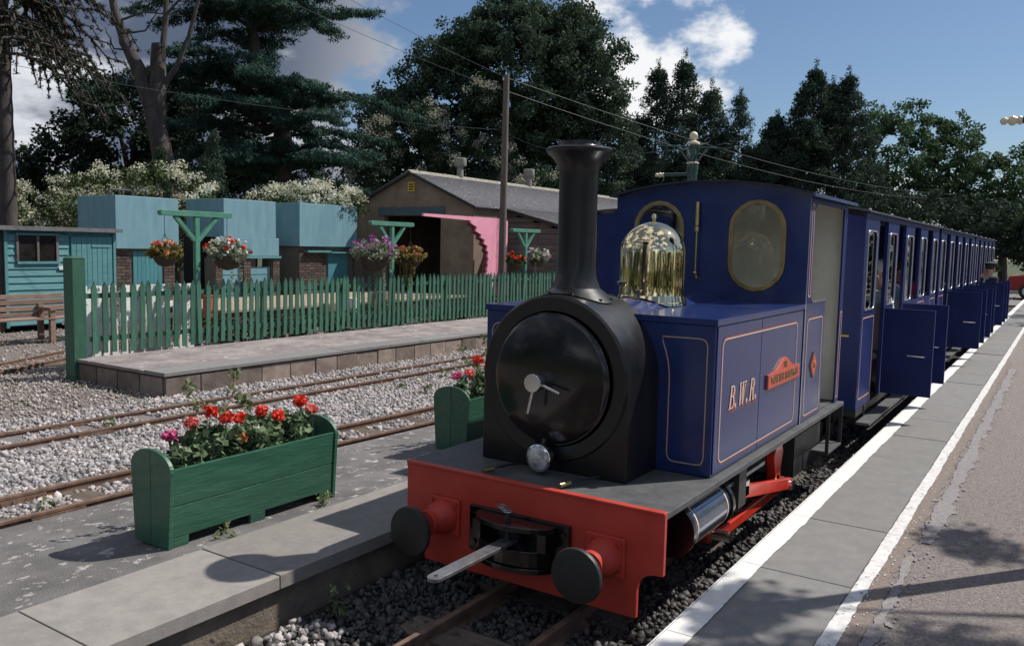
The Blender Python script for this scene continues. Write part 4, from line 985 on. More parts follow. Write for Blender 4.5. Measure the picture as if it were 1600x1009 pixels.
# ================================================================== COACHES
coach = thing('passenger_coach', (-2.038, 7.2, 0), 'first dark blue coach behind the engine with its first two half doors open', 'railway coach', 'dark blue narrow gauge coaches')
LEN = 4.5; HW = .67; CXc = -2.038; Y0 = 7.2
m_seat = mat('grey_seat_vinyl', (.30, .30, .29), .5, var=.1, bump=.05)
m_wood = mat('varnished_wood', (.28, .11, .05), .4, var=.2, ns=9)
m_silver = mat('aluminium_trim', (.72, .73, .76), .28, .9, var=.1)
pan_y = [(0, .57), (.99, 1.56), (1.98, 2.55), (2.97, 3.54), (3.96, 4.5)]
def coach_side(s):
    X = CXc+s*HW; X0, X1 = (X-.03, X) if s > 0 else (X, X+.03)
    for k, (a, b_) in enumerate(pan_y):
        a += Y0; b_ += Y0; w = b_-a
        wc = ((a+b_)/2, 1.565); outer = [(a, .42), (b_, .42), (b_, 1.985), (a, 1.985)]
        hole = rrect(wc[0]-w*.34, wc[0]+w*.34, 1.235, 1.885, .055, 5)
        p = holed(outer, hole, wc, X0, X1, 'X').build('side_panel', m_blue_m, coach, bevel=.003)
        h2 = rrect(wc[0]-w*.34-.008, wc[0]+w*.34+.008, 1.227, 1.893, .062, 5); h3 = rrect(wc[0]-w*.34+.006, wc[0]+w*.34-.006, 1.241, 1.879, .05, 5)
        fr = holed(h2, h3, wc, X-.004 if s > 0 else X+.004, X+s*.008, 'X').build('window_frame', m_silver, p, bevel=.003)
        MB().prism(h3, X-s*.014-.002, X-s*.014+.002, 'X').build('pane', m_glass, fr)
        lining(rrect(a+.05, b_-.05, .50, 1.17, .03, 4), lambda u, v, h, X=X, s=s: (X+s*h, u, v), p, w=.007)
    MB().box(X0, X1, Y0, Y0+LEN, 1.986, 2.03).build('cant_rail', m_blue_m, coach)
coach_side(1); coach_side(-1)
MB().box(CXc-HW, CXc+HW, Y0, Y0+LEN, .36, .419).build('floor', m_iron, coach)
for y in (Y0-.022, Y0+LEN+.001):
    pts = [(CXc-HW, .42), (CXc+HW, .42), (CXc+HW, 1.99)]+[(x, 1.99+.07*(1-((x-CXc)/HW)**2)) for x in np.linspace(CXc+HW, CXc-HW, 13)[1:-1]]+[(CXc-HW, 1.99)]
    e = MB().prism(pts, y, y+.02, 'Y').build('end_panel', m_blue_m, coach, bevel=.002)
    if y < Y0: MB().box(-1.60, -1.45, y-.006, y-.001, 1.02, 1.035).build('yellow_plate', m_yellow, e)
b = MB(); xs = np.linspace(CXc-HW-.03, CXc+HW+.03, 15); n = 15
for y in (Y0-.05, Y0+LEN+.05):
    for dz in (.0, .016):
        for x in xs: b.v.append((x, y, 2.031+.07*(1-((x-CXc)/(HW+.03))**2)+dz))
for i in range(n-1): b.f += [(i, i+1, 2*n+i+1, 2*n+i), (n+i, 3*n+i, 3*n+i+1, n+i+1), (i, n+i, n+i+1, i+1), (2*n+i, 2*n+i+1, 3*n+i+1, 3*n+i)]
b.f += [(0, 2*n, 3*n, n), (n-1, 2*n-1, 4*n-1, 3*n-1)]
rf = b.build('roof', mat('coach_roof', (.055, .06, .075), .5, var=.25, ns=8), coach, smooth=True)
for k in range(5):
    for s in (-1, 1): MB().sphere((CXc+s*(HW-.02), Y0+.2+k*1.02, 2.057), .016, 8).build('roof_bolt', m_silver, rf, smooth=True)
for s in (-1, 1):
    MB().box(CXc+s*(HW+.005), CXc+s*(HW+.11), Y0, Y0+LEN, .305, .325).build('footboard', m_foot, coach)
    for k in range(4): MB().box(CXc+s*(HW-.02), CXc+s*(HW+.008), Y0+.3+k*1.3, Y0+.33+k*1.3, .30, .42).build('footboard_bracket', m_iron, coach)
for k in range(5):
    yy = Y0+.28+k*.99
    st_ = MB().box(CXc-HW+.05, CXc+HW-.05, yy-.17, yy+.17, .72, .78).build('seat', m_seat, coach, bevel=.02)
    MB().box(CXc-HW+.05, CXc+HW-.05, yy-.03, yy+.03, .781, 1.24).build('seat_back', m_seat, st_, bevel=.02)
    MB().box(CXc-HW+.1, CXc+HW-.1, yy-.1, yy+.1, .42, .719).build('seat_box', m_wood, st_)
for yb in (Y0+.8, Y0+3.7):
    bg_ = MB().box(CXc-.40, CXc+.40, yb-.35, yb+.35, .20, .28).build('bogie', m_iron, coach)
    for dy in (-.24, .24):
        for s in (-1, 1): MB().cyl((CXc+s*.20, yb+dy, .15), (CXc+s*.26, yb+dy, .15), .15, seg=24).build('wheel', m_steel, bg_, smooth=True)
MB().box(CXc-.05, CXc+.05, Y0-.30, Y0-.001, .37, .41).build('coupling', m_iron, coach)
# half doors: mesh hinged at local origin, lying along +y when closed
def door_meshes():
    d = MB().box(-.028, 0, -.42, 0, .44, 1.195); o = d.build('half_door', m_blue_m, bevel=.003); me1 = o.data; bpy.data.objects.remove(o)
    d = MB(); d.box(.001, .006, -.36, -.06, .56, 1.10); o = d.build('door_panel', m_blue_m, bevel=.002); me2 = o.data; bpy.data.objects.remove(o)
    d = MB().tube([(-.03, -.36, .80), (-.055, -.36, .80), (-.055, -.22, .80), (-.03, -.22, .80)], .006, 6); o = d.build('door_handle', m_silver); me3 = o.data; bpy.data.objects.remove(o)
    d = MB().box(-.032, .004, -.42, 0, 1.196, 1.212); o = d.build('door_rail', m_blue_m); me4 = o.data; bpy.data.objects.remove(o)
    return me1, me2, me3, me4
DM = door_meshes()
hinges = [.99, 1.98, 2.97, 3.96]
def add_doors(c, opens, angs=None):
    for k, hy in enumerate(hinges):
        for s in (1, -1):
            op = s > 0 and k in opens
            d = inst('half_door', DM[0], (s*HW if s > 0 else -HW+.028, hy-.003, 0), c, rot=(0, 0, (R((angs or {}).get(k, 88))) if op else 0))
            if op: d.location = (HW+.012, hy+.01, 0)
            inst('door_panel', DM[1], (0, 0, 0), d); inst('door_handle', DM[2], (0, 0, 0), d); inst('door_rail', DM[3], (0, 0, 0), d)
coach2 = copy_tree(coach, (-2.038, 11.97, 0), label='second dark blue coach from the engine with all its doors open')
coach3 = copy_tree(coach, (-2.038, 16.74, 0), label='last dark blue coach of the train, the guard leaning from it')
coach4 = copy_tree(coach, (-4.83, 9.95, .10), label='dark blue coach standing on the track behind the locomotive chimney')
add_doors(coach, (0, 1), {0: 86, 1: 84}); add_doors(coach2, (0, 1, 2, 3), {0: 88, 1: 80, 2: 86, 3: 74}); add_doors(coach3, (0, 1, 2), {0: 88, 1: 84, 2: 78}); add_doors(coach4, ())

# ================================================================== PEOPLE
def skinmesh(name, verts, edges, rads, m, parent, sub=2, root=0):
    me = bpy.data.meshes.new(name); base = wpos(parent)
    me.from_pydata([tuple(Vector(v)-base) for v in verts], edges, []); o = bpy.data.objects.new(name, me); col.objects.link(o)
    sk = o.modifiers.new('skin', 'SKIN'); sk.use_smooth_shade = True
    for i, r in enumerate(rads):
        sv = me.skin_vertices[0].data[i]; sv.radius = r if hasattr(r, '__len__') else (r, r); sv.use_root = (i == root)
    ss = o.modifiers.new('sub', 'SUBSURF'); ss.levels = sub; ss.render_levels = sub
    dg = bpy.context.evaluated_depsgraph_get(); me2 = bpy.data.meshes.new_from_object(o.evaluated_get(dg)); bpy.data.objects.remove(o)
    me2.name = name; me2.materials.clear(); me2.materials.append(m); me2.shade_smooth()
    return link(bpy.data.objects.new(name, me2), parent)
skin_m = mat('skin', (.50, .30, .21), .55, var=.08, ns=12)
def person(x, y, zs, yaw_, label, top_m, leg_m, hair_m, lean=(0, 0), arm_out=None, cap=None, tie=None, group='passengers in the train'):
    """seated figure, hips at (x,y,zs); faces along yaw_"""
    t = thing('person', (x, y, zs-.12), label, 'person', group)
    c, s = math.cos(yaw_), math.sin(yaw_)
    def W(p):  # local: x right, y forward, z up, with the upper body leaning
        lx, ly, lz = p; k = max(0, lz)/.5
        lx += lean[0]*k; ly += lean[1]*k
        return (x+lx*c-ly*s, y+lx*s+ly*c, zs+lz)
    J = dict(pel=(0, 0, 0), wai=(0, -.01, .17), che=(0, 0, .36), nk=(0, .0, .49), hd=(0, .02, .60), crn=(0, .02, .70), shl=(-.17, 0, .43), shr=(.17, 0, .43), ell=(-.21, .10, .19), elr=(.21, .10, .19),
             wrl=(-.12, .30, .10), wrr=(.12, .30, .10), hal=(-.08, .36, .09), har=(.08, .36, .09), hpl=(-.09, .03, 0), hpr=(.09, .03, 0), knl=(-.11, .40, .03), knr=(.11, .40, .03), anl=(-.11, .40, -.36), anr=(.11, .40, -.36), tol=(-.12, .52, -.39), tor=(.12, .52, -.39))
    if arm_out: J['elr'], J['wrr'], J['har'] = arm_out
    names = list(J); ix = {n: i for i, n in enumerate(names)}
    E_ = [('pel', 'wai'), ('wai', 'che'), ('che', 'nk'), ('nk', 'hd'), ('hd', 'crn'), ('che', 'shl'), ('che', 'shr'), ('shl', 'ell'), ('shr', 'elr'), ('ell', 'wrl'), ('elr', 'wrr'), ('wrl', 'hal'), ('wrr', 'har'), ('pel', 'hpl'), ('pel', 'hpr'), ('hpl', 'knl'), ('hpr', 'knr'), ('knl', 'anl'), ('knr', 'anr'), ('anl', 'tol'), ('anr', 'tor')]
    rad = dict(pel=.13, wai=.115, che=.13, nk=.052, hd=(.078, .092), crn=(.06, .07), shl=.06, shr=.06, ell=.038, elr=.038, wrl=.027, wrr=.027, hal=.03, har=.03, hpl=.085, hpr=.085, knl=.06, knr=.06, anl=.04, anr=.04, tol=.035, tor=.035)
    skinmesh('body', [W(J[n]) for n in names], [(ix[a], ix[b_]) for a, b_ in E_], [rad[n] for n in names], skin_m, t)
    up = ['pel', 'wai', 'che', 'shl', 'shr', 'ell', 'elr', 'wrl', 'wrr']; iu = {n: i for i, n in enumerate(up)}
    skinmesh('shirt', [W(J[n]) for n in up], [(iu[a], iu[b_]) for a, b_ in E_ if a in iu and b_ in iu], [(rad[n]*1.13+.008) for n in up], top_m, t)
    lo_ = ['pel', 'hpl', 'hpr', 'knl', 'knr', 'anl', 'anr']; il = {n: i for i, n in enumerate(lo_)}
    skinmesh('trousers', [W(J[n]) for n in lo_], [(il[a], il[b_]) for a, b_ in E_ if a in il and b_ in il], [(rad[n]*1.1+.012) for n in lo_], leg_m, t)
    hx, hy, hz = W((0, .01, .655)); hb = MB()
    hb.sphere((hx, hy, hz+.02), .094, 16, (1, 1.08, .92)); hair = hb.build('hair', hair_m, t, smooth=True)
    fx_, fy_, fz = W((0, .112, .60)); MB().sphere((fx_, fy_, fz), .016, 8, (1, 1.3, 1.4)).build('nose', skin_m, t, smooth=True)
    for sx in (-.03, .03):
        ex, ey, ez = W((sx, .098, .625)); MB().sphere((ex, ey, ez), .011, 8).build('eye', m_dark, t, smooth=True)
    mx_, my_, mz_ = W((0, .10, .565)); MB().sphere((mx_, my_, mz_), .018, 8, (1.2, .5, .35)).build('mouth', mat('lip', (.35, .12, .10), .6), t, smooth=True)
    for sx in (-.085, .085):
        ex, ey, ez = W((sx, .01, .61)); MB().sphere((ex, ey, ez), .022, 8, (.5, .8, 1.2)).build('ear', skin_m, t, smooth=True)
    if cap:
        cxx, cyy, czz = W((0, .01, .70)); kb = MB().lathe([(.095, -.02), (.105, .0), (.118, .028), (.09, .045), (0, .05)], (cxx, cyy, czz), 'Z', 20); k_ = kb.build('cap', cap, t, smooth=True)
        vx, vy, vz = W((0, .11, .685)); MB().sphere((vx, vy, vz), .07, 10, (1, .8, .12)).build('peak', m_dark, k_, smooth=True)
    if tie:
        a, b2, c2_ = W((0, .135, .44)), W((0, .155, .30)), W((0, .15, .18)); MB().tube([a, b2, c2_], [.016, .03, .03], 6).build('tie', tie, t)
    return t
cl_white = mat('white_cotton', (.62, .63, .66), .8, var=.1, ns=20, bump=.1); cl_grey = mat('blue_grey_shirt', (.20, .25, .36), .8, var=.12, ns=14, bump=.1)
cl_red = mat('red_striped_shirt', (.55, .03, .04), .8, var=.1, ns=14); cl_navy = mat('navy_cloth', (.018, .022, .045), .8, var=.2); cl_lt = mat('light_blue_shirt', (.25, .42, .62), .8, var=.08)
hr_w = mat('white_hair', (.58, .56, .52), .8, var=.15, ns=40); hr_b = mat('brown_hair', (.06, .04, .025), .7, var=.3, ns=40)
denim = mat('denim_cloth', (.05, .07, .12), .85, var=.15)
person(-1.60, 8.62, .86, 0.1, 'passenger in a white shirt seated just inside the first open door', cl_white, denim, hr_b)
person(-1.62, 9.62, .88, math.pi-.1, 'white haired passenger in a blue grey shirt behind the second window', cl_grey, denim, hr_w, lean=(.06, .05))
person(-1.74, 11.42, .88, math.pi+.1, 'passenger in a red top near the far end of the first coach', cl_red, cl_navy, hr_b)
person(-1.80, 10.4, .88, math.pi, 'white haired passenger in a grey top in the middle of the first coach', cl_white, cl_navy, hr_w)
person(-1.42, 18.3, .84, math.pi, 'guard in cap and navy jacket with blue tie leaning out of the last coach', cl_navy, cl_navy, hr_b, lean=(-.15, .06), arm_out=((.26, .12, .20), (.20, .30, .22), (.19, .37, .24)), cap=cl_navy, tie=cl_lt, group='train crew')

# ================================================================== LAMP POSTS
def lamp(x, y, label, bar=(-1, 0), h0=.2, bl=.30):
    t = thing('lamp_post', (x, y, h0), label, 'lamp post', 'green ornamental lamp posts')
    MB().lathe([(.12, .2), (.12, .32), (.085, .36), (.07, .5), (.058, .55), (.052, 1.2), (.05, 2.30)], (x, y, 0), 'Z', 20).build('column', m_lampg, t, smooth=True)
    MB().lathe([(.045, 2.355), (.064, 2.362), (.065, 2.373), (.05, 2.38)], (x, y, 0), 'Z', 20).build('collar', m_ivory, t, smooth=True)
    MB().lathe([(.05, 2.30), (.06, 2.35), (.05, 2.38), (.046, 2.42), (.056, 2.50), (.054, 2.54), (.04, 2.60), (.03, 2.66), (.028, 2.74)], (x, y, 0), 'Z', 20).build('baluster', m_lampg, t, smooth=True)
    MB().lathe([(.05, 2.546), (.062, 2.551), (.062, 2.560), (.05, 2.566)], (x, y, 0), 'Z', 20).build('collar', m_ivory, t, smooth=True)
    for k in range(4):
        a = R(45+90*k); ca, sa = math.cos(a), math.sin(a); ar = MB()
        ar.tube([(x+.04*ca, y+.04*sa, 2.57), (x+.15*ca, y+.15*sa, 2.70)], .012, 8); ar.build('strut', m_lampg, t)
        c2 = MB().tube([(x, y, 2.715), (x+.20*ca, y+.20*sa, 2.715), (x+.36*ca, y+.36*sa, 2.712)], .008, 8); arm = c2.build('arm', m_lampg, t)
        MB().tube([(x+.36*ca, y+.36*sa, 2.712), (x+.40*ca, y+.40*sa, 2.73), (x+.39*ca, y+.39*sa, 2.76), (x+.34*ca, y+.34*sa, 2.765), (x+.26*ca, y+.26*sa, 2.745)], .004, 6).build('curl', m_lampg, arm)
        MB().tube([(x+.38*ca, y+.38*sa, 2.70), (x+.37*ca, y+.37*sa, 2.6), (x+.39*ca, y+.39*sa, 2.45)], .0025, 5).build('hook_wire', m_iron, arm)
    MB().lathe([(.03, 2.735), (.066, 2.742), (.062, 2.760), (.03, 2.775), (.02, 2.785), (.034, 2.80), (.042, 2.825), (.034, 2.85), (.012, 2.864), (0, 2.866)], (x, y, 0), 'Z', 20).build('finial', m_ivory, t, smooth=True)
    bx, by = bar
    lb = MB().cyl((x, y, 2.45), (x+bx*bl, y+by*bl, 2.45), .017, seg=12).build('ladder_bar', m_lampg, t, smooth=True)
    b = MB(); prof = [(.018, 0), (.024, .01), (.015, .022), (.026, .04), (.022, .055), (.010, .062), (.020, .075), (.017, .09), (0, .098)]
    o = len(b.v)
    b.lathe(prof, (0, 0, 0), 'X', 14)
    b.v = [(x+bx*(bl+v[0])-by*v[1], y+by*(bl+v[0])+bx*v[1], 2.45+v[2]) for v in b.v]
    b.build('bar_finial', m_ivory, lb, smooth=True)
    return t
lamp(-3.18, 8.0, 'ornamental lamp standard rising behind the cab roof')
lp2 = lamp(.15, 4.87, 'ornamental lamp standard at the right edge, only its bar tip in view', (-1, 0), bl=.385); lp2.location.z = .12

# ================================================================== SHED, TANKS, HUTS
def weather_boards(parent, x, y0, y1, z0, z1, h, m, name='board'):
    z = z0
    while z < z1-.01:
        zz = min(z+h, z1)
        MB().prism([(x, z+.002), (x+.028, z+.002), (x+.008, zz+.0), (x, zz+.0)], y0, y1, 'Y').build(name, m, parent) ; z += h
hut = thing('wooden_hut', (-16.2, 8.3, 0), 'teal weatherboarded hut with a dark window behind the wooden bench', 'hut')
MB().box(-17.6, -15.50, 7.30, 9.32, .08, 1.78).build('wall', m_teald, hut)
weather_boards(hut, -15.499, 7.32, 8.42, .10, 1.22, .125, m_tealb)
weather_boards(hut, -15.499, 7.32, 7.50, 1.225, 1.74, .125, m_tealb); weather_boards(hut, -15.499, 8.22, 8.42, 1.225, 1.74, .125, m_tealb)
MB().box(-15.50, -15.455, 7.28, 7.33, .06, 1.78).build('corner_board', m_tealb, hut); MB().box(-15.50, -15.455, 9.28, 9.33, .06, 1.78).build('corner_board', m_tealb, hut)
wn = MB().box(-15.499, -15.44, 7.49, 8.24, 1.19, 1.235).build('window', m_tealb, hut)
MB().box(-15.499, -15.47, 7.50, 8.22, 1.236, 1.70).build('pane', mat('dark_window', (.02, .018, .016), .12, var=.4), wn)
for yy in (7.50, 7.855, 8.20): MB().box(-15.469, -15.45, yy-.02, yy+.02, 1.236, 1.70).build('glazing_bar', m_siding, wn)
MB().box(-15.469, -15.45, 7.48, 8.22, 1.701, 1.735).build('window_head', m_tealb, wn)
dr = MB().box(-15.499, -15.475, 8.46, 9.27, .10, 1.70).build('door', m_teald, hut)
for k in range(8): MB().box(-15.474, -15.466, 8.465+k*.10, 8.555+k*.10, .11, 1.69).build('door_plank', m_tealb, dr)
MB().bar((-15.46, 8.85, 1.52), (-15.46, 9.22, 1.52), .012, .04).build('hinge', m_tealb, dr)
MB().box(-17.75, -15.35, 5.2, 9.42, 1.785, 1.86).build('roof', mat('felt_roof', (.16, .16, .165), .9, var=.2, ns=9, bump=.4), hut)
MB().box(-17.6, -15.52, 5.3, 7.28, .0, 1.78).build('side_wall', m_brick, hut)
MB().box(-15.454, -15.45, 8.22, 8.38, 1.08, 1.15).build('notice', m_whitep, hut)
# bench
bench = thing('park_bench', (-13.8, 6.7, 0), 'long weathered wooden bench before the teal hut', 'bench')
for k, z in enumerate((.42, .52, .62, .71)):
    MB().bar((-13.98-.02*k, 5.0, z+.0), (-13.98-.02*k, 8.5, z+.0), .03, .075).build('back_slat', m_bench, bench, bevel=.006)
for k in range(3): MB().box(-13.9+k*.12, -13.80+k*.12, 5.0, 8.5, .36, .385).build('seat_slat', m_bench, bench, bevel=.005)
for yy in (5.3, 7.1, 8.3):
    MB().box(-13.64, -13.57, yy-.04, yy+.04, 0, .50).build('leg', m_bench, bench); MB().box(-14.0, -13.93, yy-.04, yy+.04, 0, .60).build('leg', m_bench, bench)
    MB().box(-13.95, -13.55, yy-.05, yy+.05, .501, .55).build('arm_rest', m_bench, bench)
def bricks(parent, x, y0, y1, z0, z1, m=None, lh=.075, lw=.225):
    """facing +X, one brick per object, mesh shared"""
    m = m or m_brick
    if 'brickmesh' not in KIDS:
        o = MB().box(-.01, .012, .004, lw-.006, .004, lh-.008).build('brick', m); KIDS['brickmesh'] = o.data; bpy.data.objects.remove(o)
    base = wpos(parent); r = 0; z = z0
    while z < z1-.02:
        y = y0-(lw/2 if r % 2 else 0)
        while y < y1-.01:
            a = max(y, y0); b_ = min(y+lw, y1)
            if b_-a > .05: inst('brick', KIDS['brickmesh'], (x-base.x+random.uniform(-.003, .003), a-base.y, z-base.z), parent, sc=(1, (b_-a)/lw, 1))
            y += lw
        z += lh; r += 1
def coaltank(y0, y1, zb, zt, label, w=1.5, x=-17.3):
    t = thing('storage_tank', (x-w/2, (y0+y1)/2, 0), label, 'tank', 'teal steel tanks on brick bases')
    tk = MB().box(x-w, x, y0, y1, zb, zt); o = tk.build('tank', m_teal, t, bevel=.01)
    return t, o
t1, o1 = coaltank(10.45, 12.0, 1.45, 2.61, 'teal tank nearest the hut, with an iron hoop handle on top')
MB().box(-18.7, -17.42, 10.5, 11.95, 0, 1.449).build('base_wall', m_mortar, t1)
bricks(t1, -17.405, 10.5, 10.87, 0.4, 1.44); bricks(t1, -17.405, 11.66, 11.95, .4, 1.44)
d = MB().box(-17.419, -17.40, 10.9, 11.62, .0, 1.40).build('door', m_teald, t1)
for k in range(7): MB().box(-17.399, -17.392, 10.905+k*.102, 11.0+k*.102, .02, 1.38).build('door_plank', m_teald, d)
for ya, yb in ((10.6, 11.15),): MB().tube([(-17.8, ya, 2.60), (-17.8, ya, 2.72), (-17.8, ya+.04, 2.76), (-17.8, yb-.04, 2.76), (-17.8, yb, 2.72), (-17.8, yb, 2.6)], .025, 8).build('hoop_handle', m_iron, t1, smooth=True)
MB().tube([(-17.8, 11.35, 2.76), (-17.8, 11.5, 2.74), (-17.8, 11.52, 2.6)], .022, 8).build('hoop_handle', m_iron, t1, smooth=True)
t2, o2 = coaltank(13.25, 14.87, 1.76, 2.70, 'middle teal tank with a rust streak and an apron over brick piers')
MB().box(-17.31, -17.27, 13.0, 14.95, 1.30, 1.759).build('apron', m_teal, t2, bevel=.008); MB().box(-17.33, -17.24, 12.95, 15.0, 1.24, 1.299).build('apron_sill', m_tealb, t2)
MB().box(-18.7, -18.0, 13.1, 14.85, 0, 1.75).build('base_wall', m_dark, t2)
for ya, yb in ((12.98, 13.2), (13.82, 14.05), (14.75, 14.98)):
    MB().box(-17.7, -17.30, ya, yb, 0, 1.239).build('pier', m_mortar, t2); bricks(t2, -17.29, ya, yb, .4, 1.23)
for ya, yb in ((13.22, 13.80), (14.07, 14.73)):
    d = MB().box(-17.40, -17.37, ya, yb, .2, 1.02).build('door', m_teal, t2)
    for z in (.35, .6, .85): MB().box(-17.369, -17.36, ya+.02, yb-.02, z-.02, z+.0).build('door_batten', m_tealb, d)
t3, o3 = coaltank(15.68, 17.87, 1.56, 2.73, 'teal tank beside the shed with white blossom spilling over its corner', 1.6)
MB().box(-18.8, -17.42, 15.75, 17.85, 0, 1.559).build('base_wall', m_mortar, t3); bricks(t3, -17.405, 15.75, 16.75, .4, 1.55)
MB().box(-17.39, -17.25, 15.95, 16.8, 1.40, 1.455).build('ledge', m_tealb, t3)
d = MB().box(-17.41, -17.37, 16.8, 17.55, 0, 1.38).build('door', m_teald, t3); MB().box(-17.42, -17.22, 16.78, 17.9, 1.381, 1.42).build('door_head', m_tealb, t3)
# base shelf visible through the fence
sb = thing('loading_bank', (-14.2, 13, 0), 'low brick loading bank seen through the fence pickets', 'loading bank')
MB().box(-16.5, -13.6, 10.4, 18.2, -.04, .28).build('wall', m_brick, sb); MB().box(-16.52, -13.55, 10.38, 18.25, .281, .33).build('top_slab', mat('sandy_concrete', (.34, .26, .19), .9, var=.25, ns=6, bump=.4), sb)
for k, (yy, w, c) in enumerate(((12.6, .3, m_yellow), (13.3, .25, m_whitep), (14.2, .35, m_bench))):
    tag(MB().box(-13.3, -13.0, yy, yy+w, -.03, .35+.1*k).box(-13.28, -13.02, yy+.02, yy+w-.02, .352+.1*k, .38+.1*k).build('crate', m_bench if k != 1 else m_whitep, bevel=.01), ('brown crate among the plants behind the fence', 'white painted crate behind the fence pickets', 'tall brown crate behind the fence near the shed')[k], 'crate')

shed = thing('engine_shed', (-16.2, 25, 0), 'brown gabled engine shed with grey asbestos roof and open doorway', 'shed')
ys0, ys1 = 19.0, 33.0; xr = -16.22; sl = .43; xe0, xe1 = -18.55, -13.92; zr = 3.80
def rz_(x): return zr-abs(x-xr)*sl
b = MB(); 
b.prism([(xe0, 0), (-17.28, 0), (-17.28, 2.52), (-15.10, 2.52), (-15.10, 0), (xe1, 0), (xe1, rz_(xe1)-.05), (xr, zr-.05), (xe0, rz_(xe0)-.05)], ys0, ys0+.2, 'Y'); b.build('front_gable', m_shed, shed)
MB().box(xe1-.2, xe1, ys0+.201, ys1, 0, rz_(xe1)-.06).build('side_wall', m_shed, shed); MB().box(xe0, xe0+.2, ys0+.201, ys1, 0, rz_(xe0)-.06).build('side_wall', m_shed, shed)
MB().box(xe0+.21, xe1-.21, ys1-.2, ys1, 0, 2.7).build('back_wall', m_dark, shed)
MB().box(-17.5, -14.95, ys0-.04, ys0-.002, 2.53, 2.76).build('lintel', mat('blue_grey_lintel', (.06, .10, .12), .6, var=.15), shed)
MB().box(-15.12, -14.0, ys0+.3, ys0+.34, 0, 2.5).build('door_leaf', m_shed, shed)
vt = MB().box(-16.33, -16.08, ys0-.03, ys0-.002, 3.22, 3.50).build('gable_vent', m_yellow, shed)
for z in (3.27, 3.34, 3.41): MB().box(-16.29, -16.12, ys0-.034, ys0-.031, z, z+.035).build('vent_slot', m_dark, vt)
def corr(x0, x1, y0, y1, zf, name, parent, m=m_roof, amp=.022, pitch_=.15):
    b = MB(); n = int((y1-y0)/pitch_*6)
    for i in range(n+1):
        y = y0+(y1-y0)*i/n; dz = amp*math.cos(2*math.pi*(y-y0)/pitch_)
        b.v += [(x0, y, zf(x0)+dz), (x1, y, zf(x1)+dz)]
    for i in range(n): b.f.append((2*i, 2*i+1, 2*i+3, 2*i+2))
    o = b.build(name, m, parent, smooth=True, fix=False, ang=80); s_ = o.modifiers.new('th', 'SOLIDIFY'); s_.thickness = .012; return o
rr_ = corr(xr, xe1+.12, ys0-.12, ys1, rz_, 'roof_slope', shed); corr(xr, xe0-.12, ys0-.12, ys1, rz_, 'roof_slope', shed)
MB().prism([(xr-.16, zr-.055), (xr, zr+.055), (xr+.16, zr-.055), (xr+.14, zr-.075), (xr, zr+.02), (xr-.14, zr-.075)], ys0-.15, ys1, 'Y').build('ridge_cap', m_ridge, shed)
for s in (-1, 1): MB().bar((xr, ys0-.13, zr-.03), (xe1+.1 if s > 0 else xe0-.1, ys0-.13, (rz_(xe1) if s > 0 else rz_(xe0))-.07), .02, .08).build('barge_board', m_iron, shed)
for y in (21.35, 25.4, 29.3):
    v_ = MB().cyl((xr, y, zr-.02), (xr, y, zr+.36), .11, .10, 16).build('roof_vent', m_ridge if False else mat('vent_concrete', (.28, .27, .24), .9, var=.2, ns=9), shed, smooth=True)
    MB().lathe([(.11, .34), (.18, .37), (.20, .42), (.20, .60), (.18, .62), (0, .63)], (xr, y, zr), 'Z', 18).build('vent_cowl', MATS['vent_concrete'], v_, smooth=True)
# lean-to with board siding, its front further back than the gable
lt = thing('lean_to', (-12, 23, 0), 'lean-to with weathered grey horizontal boards against the engine shed', 'lean-to')
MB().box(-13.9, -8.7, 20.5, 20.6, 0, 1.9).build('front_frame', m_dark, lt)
z = .2; 
while z < 2.8:
    xlim = -13.9+max(0, (2.78-z-.14))/.26; xlim = min(xlim, -8.7)
    if xlim > -13.6: MB().box(-13.9, xlim, 20.46-.0, 20.498, z+.006, z+.15).build('board', m_siding, lt)
    z += .155
corr(-13.95, -8.5, 20.3, 33, lambda x: 2.80-(x+13.9)*.25, 'roof', lt, pitch_=.15)
MB().bar((-13.9, 20.29, 2.76), (-8.5, 20.29, 1.41), .02, .07).build('barge_board', m_iron, lt)
MB().box(-8.75, -8.65, 20.6, 33, 0, 1.4).build('side_wall', m_siding, lt)
# pink scalloped arch piece
pinkt = thing('pink_arch', (-13.3, 18, 0), 'pink painted arch panel with a toothed inner edge beside the shed doorway', 'arch')
edge = [(18.09, 2.38), (18.29, 2.18), (18.51, 1.98), (18.67, 1.84), (18.81, 1.67), (18.86, 1.50), (18.87, 1.33), (18.85, 1.16), (18.82, 1.0), (18.81, .84), (18.80, .68)]
th = []
for (ya, za), (yb, zb2) in zip(edge, edge[1:]):
    th += [(ya, za), (ya-.05, za-(za-zb2)*.55), (yb-.02, zb2+.012)]
th.append(edge[-1])
poly = [(16.05, 2.45), (16.05, 2.385), (18.0, 2.345)]+th[1:]+[(18.83, .3), (19.22, .3), (19.22, 2.45)]
MB().prism(poly, -13.36, -13.30, 'X').build('panel', m_pink, pinkt)
MB().prism([(p[0]-.05, p[1]-.03) for p in th]+[(18.85, .3), (19.1, .3), (19.1, 2.3)], -13.44, -13.365, 'X').build('toothed_backing', m_pinkd, pinkt)
MB().box(-13.36, -13.30, 19.222, 19.36, .3, 2.45).build('painted_shade_strip', mat('pink_shaded_side', (.62, .22, .33), .6), pinkt)  # darker pink paints the arch's shaded side into a flat strip
MB().box(-13.36, -13.30, 19.60, 19.78, .3, 2.40).build('end_panel', m_pink, pinkt)
cyl_ = None

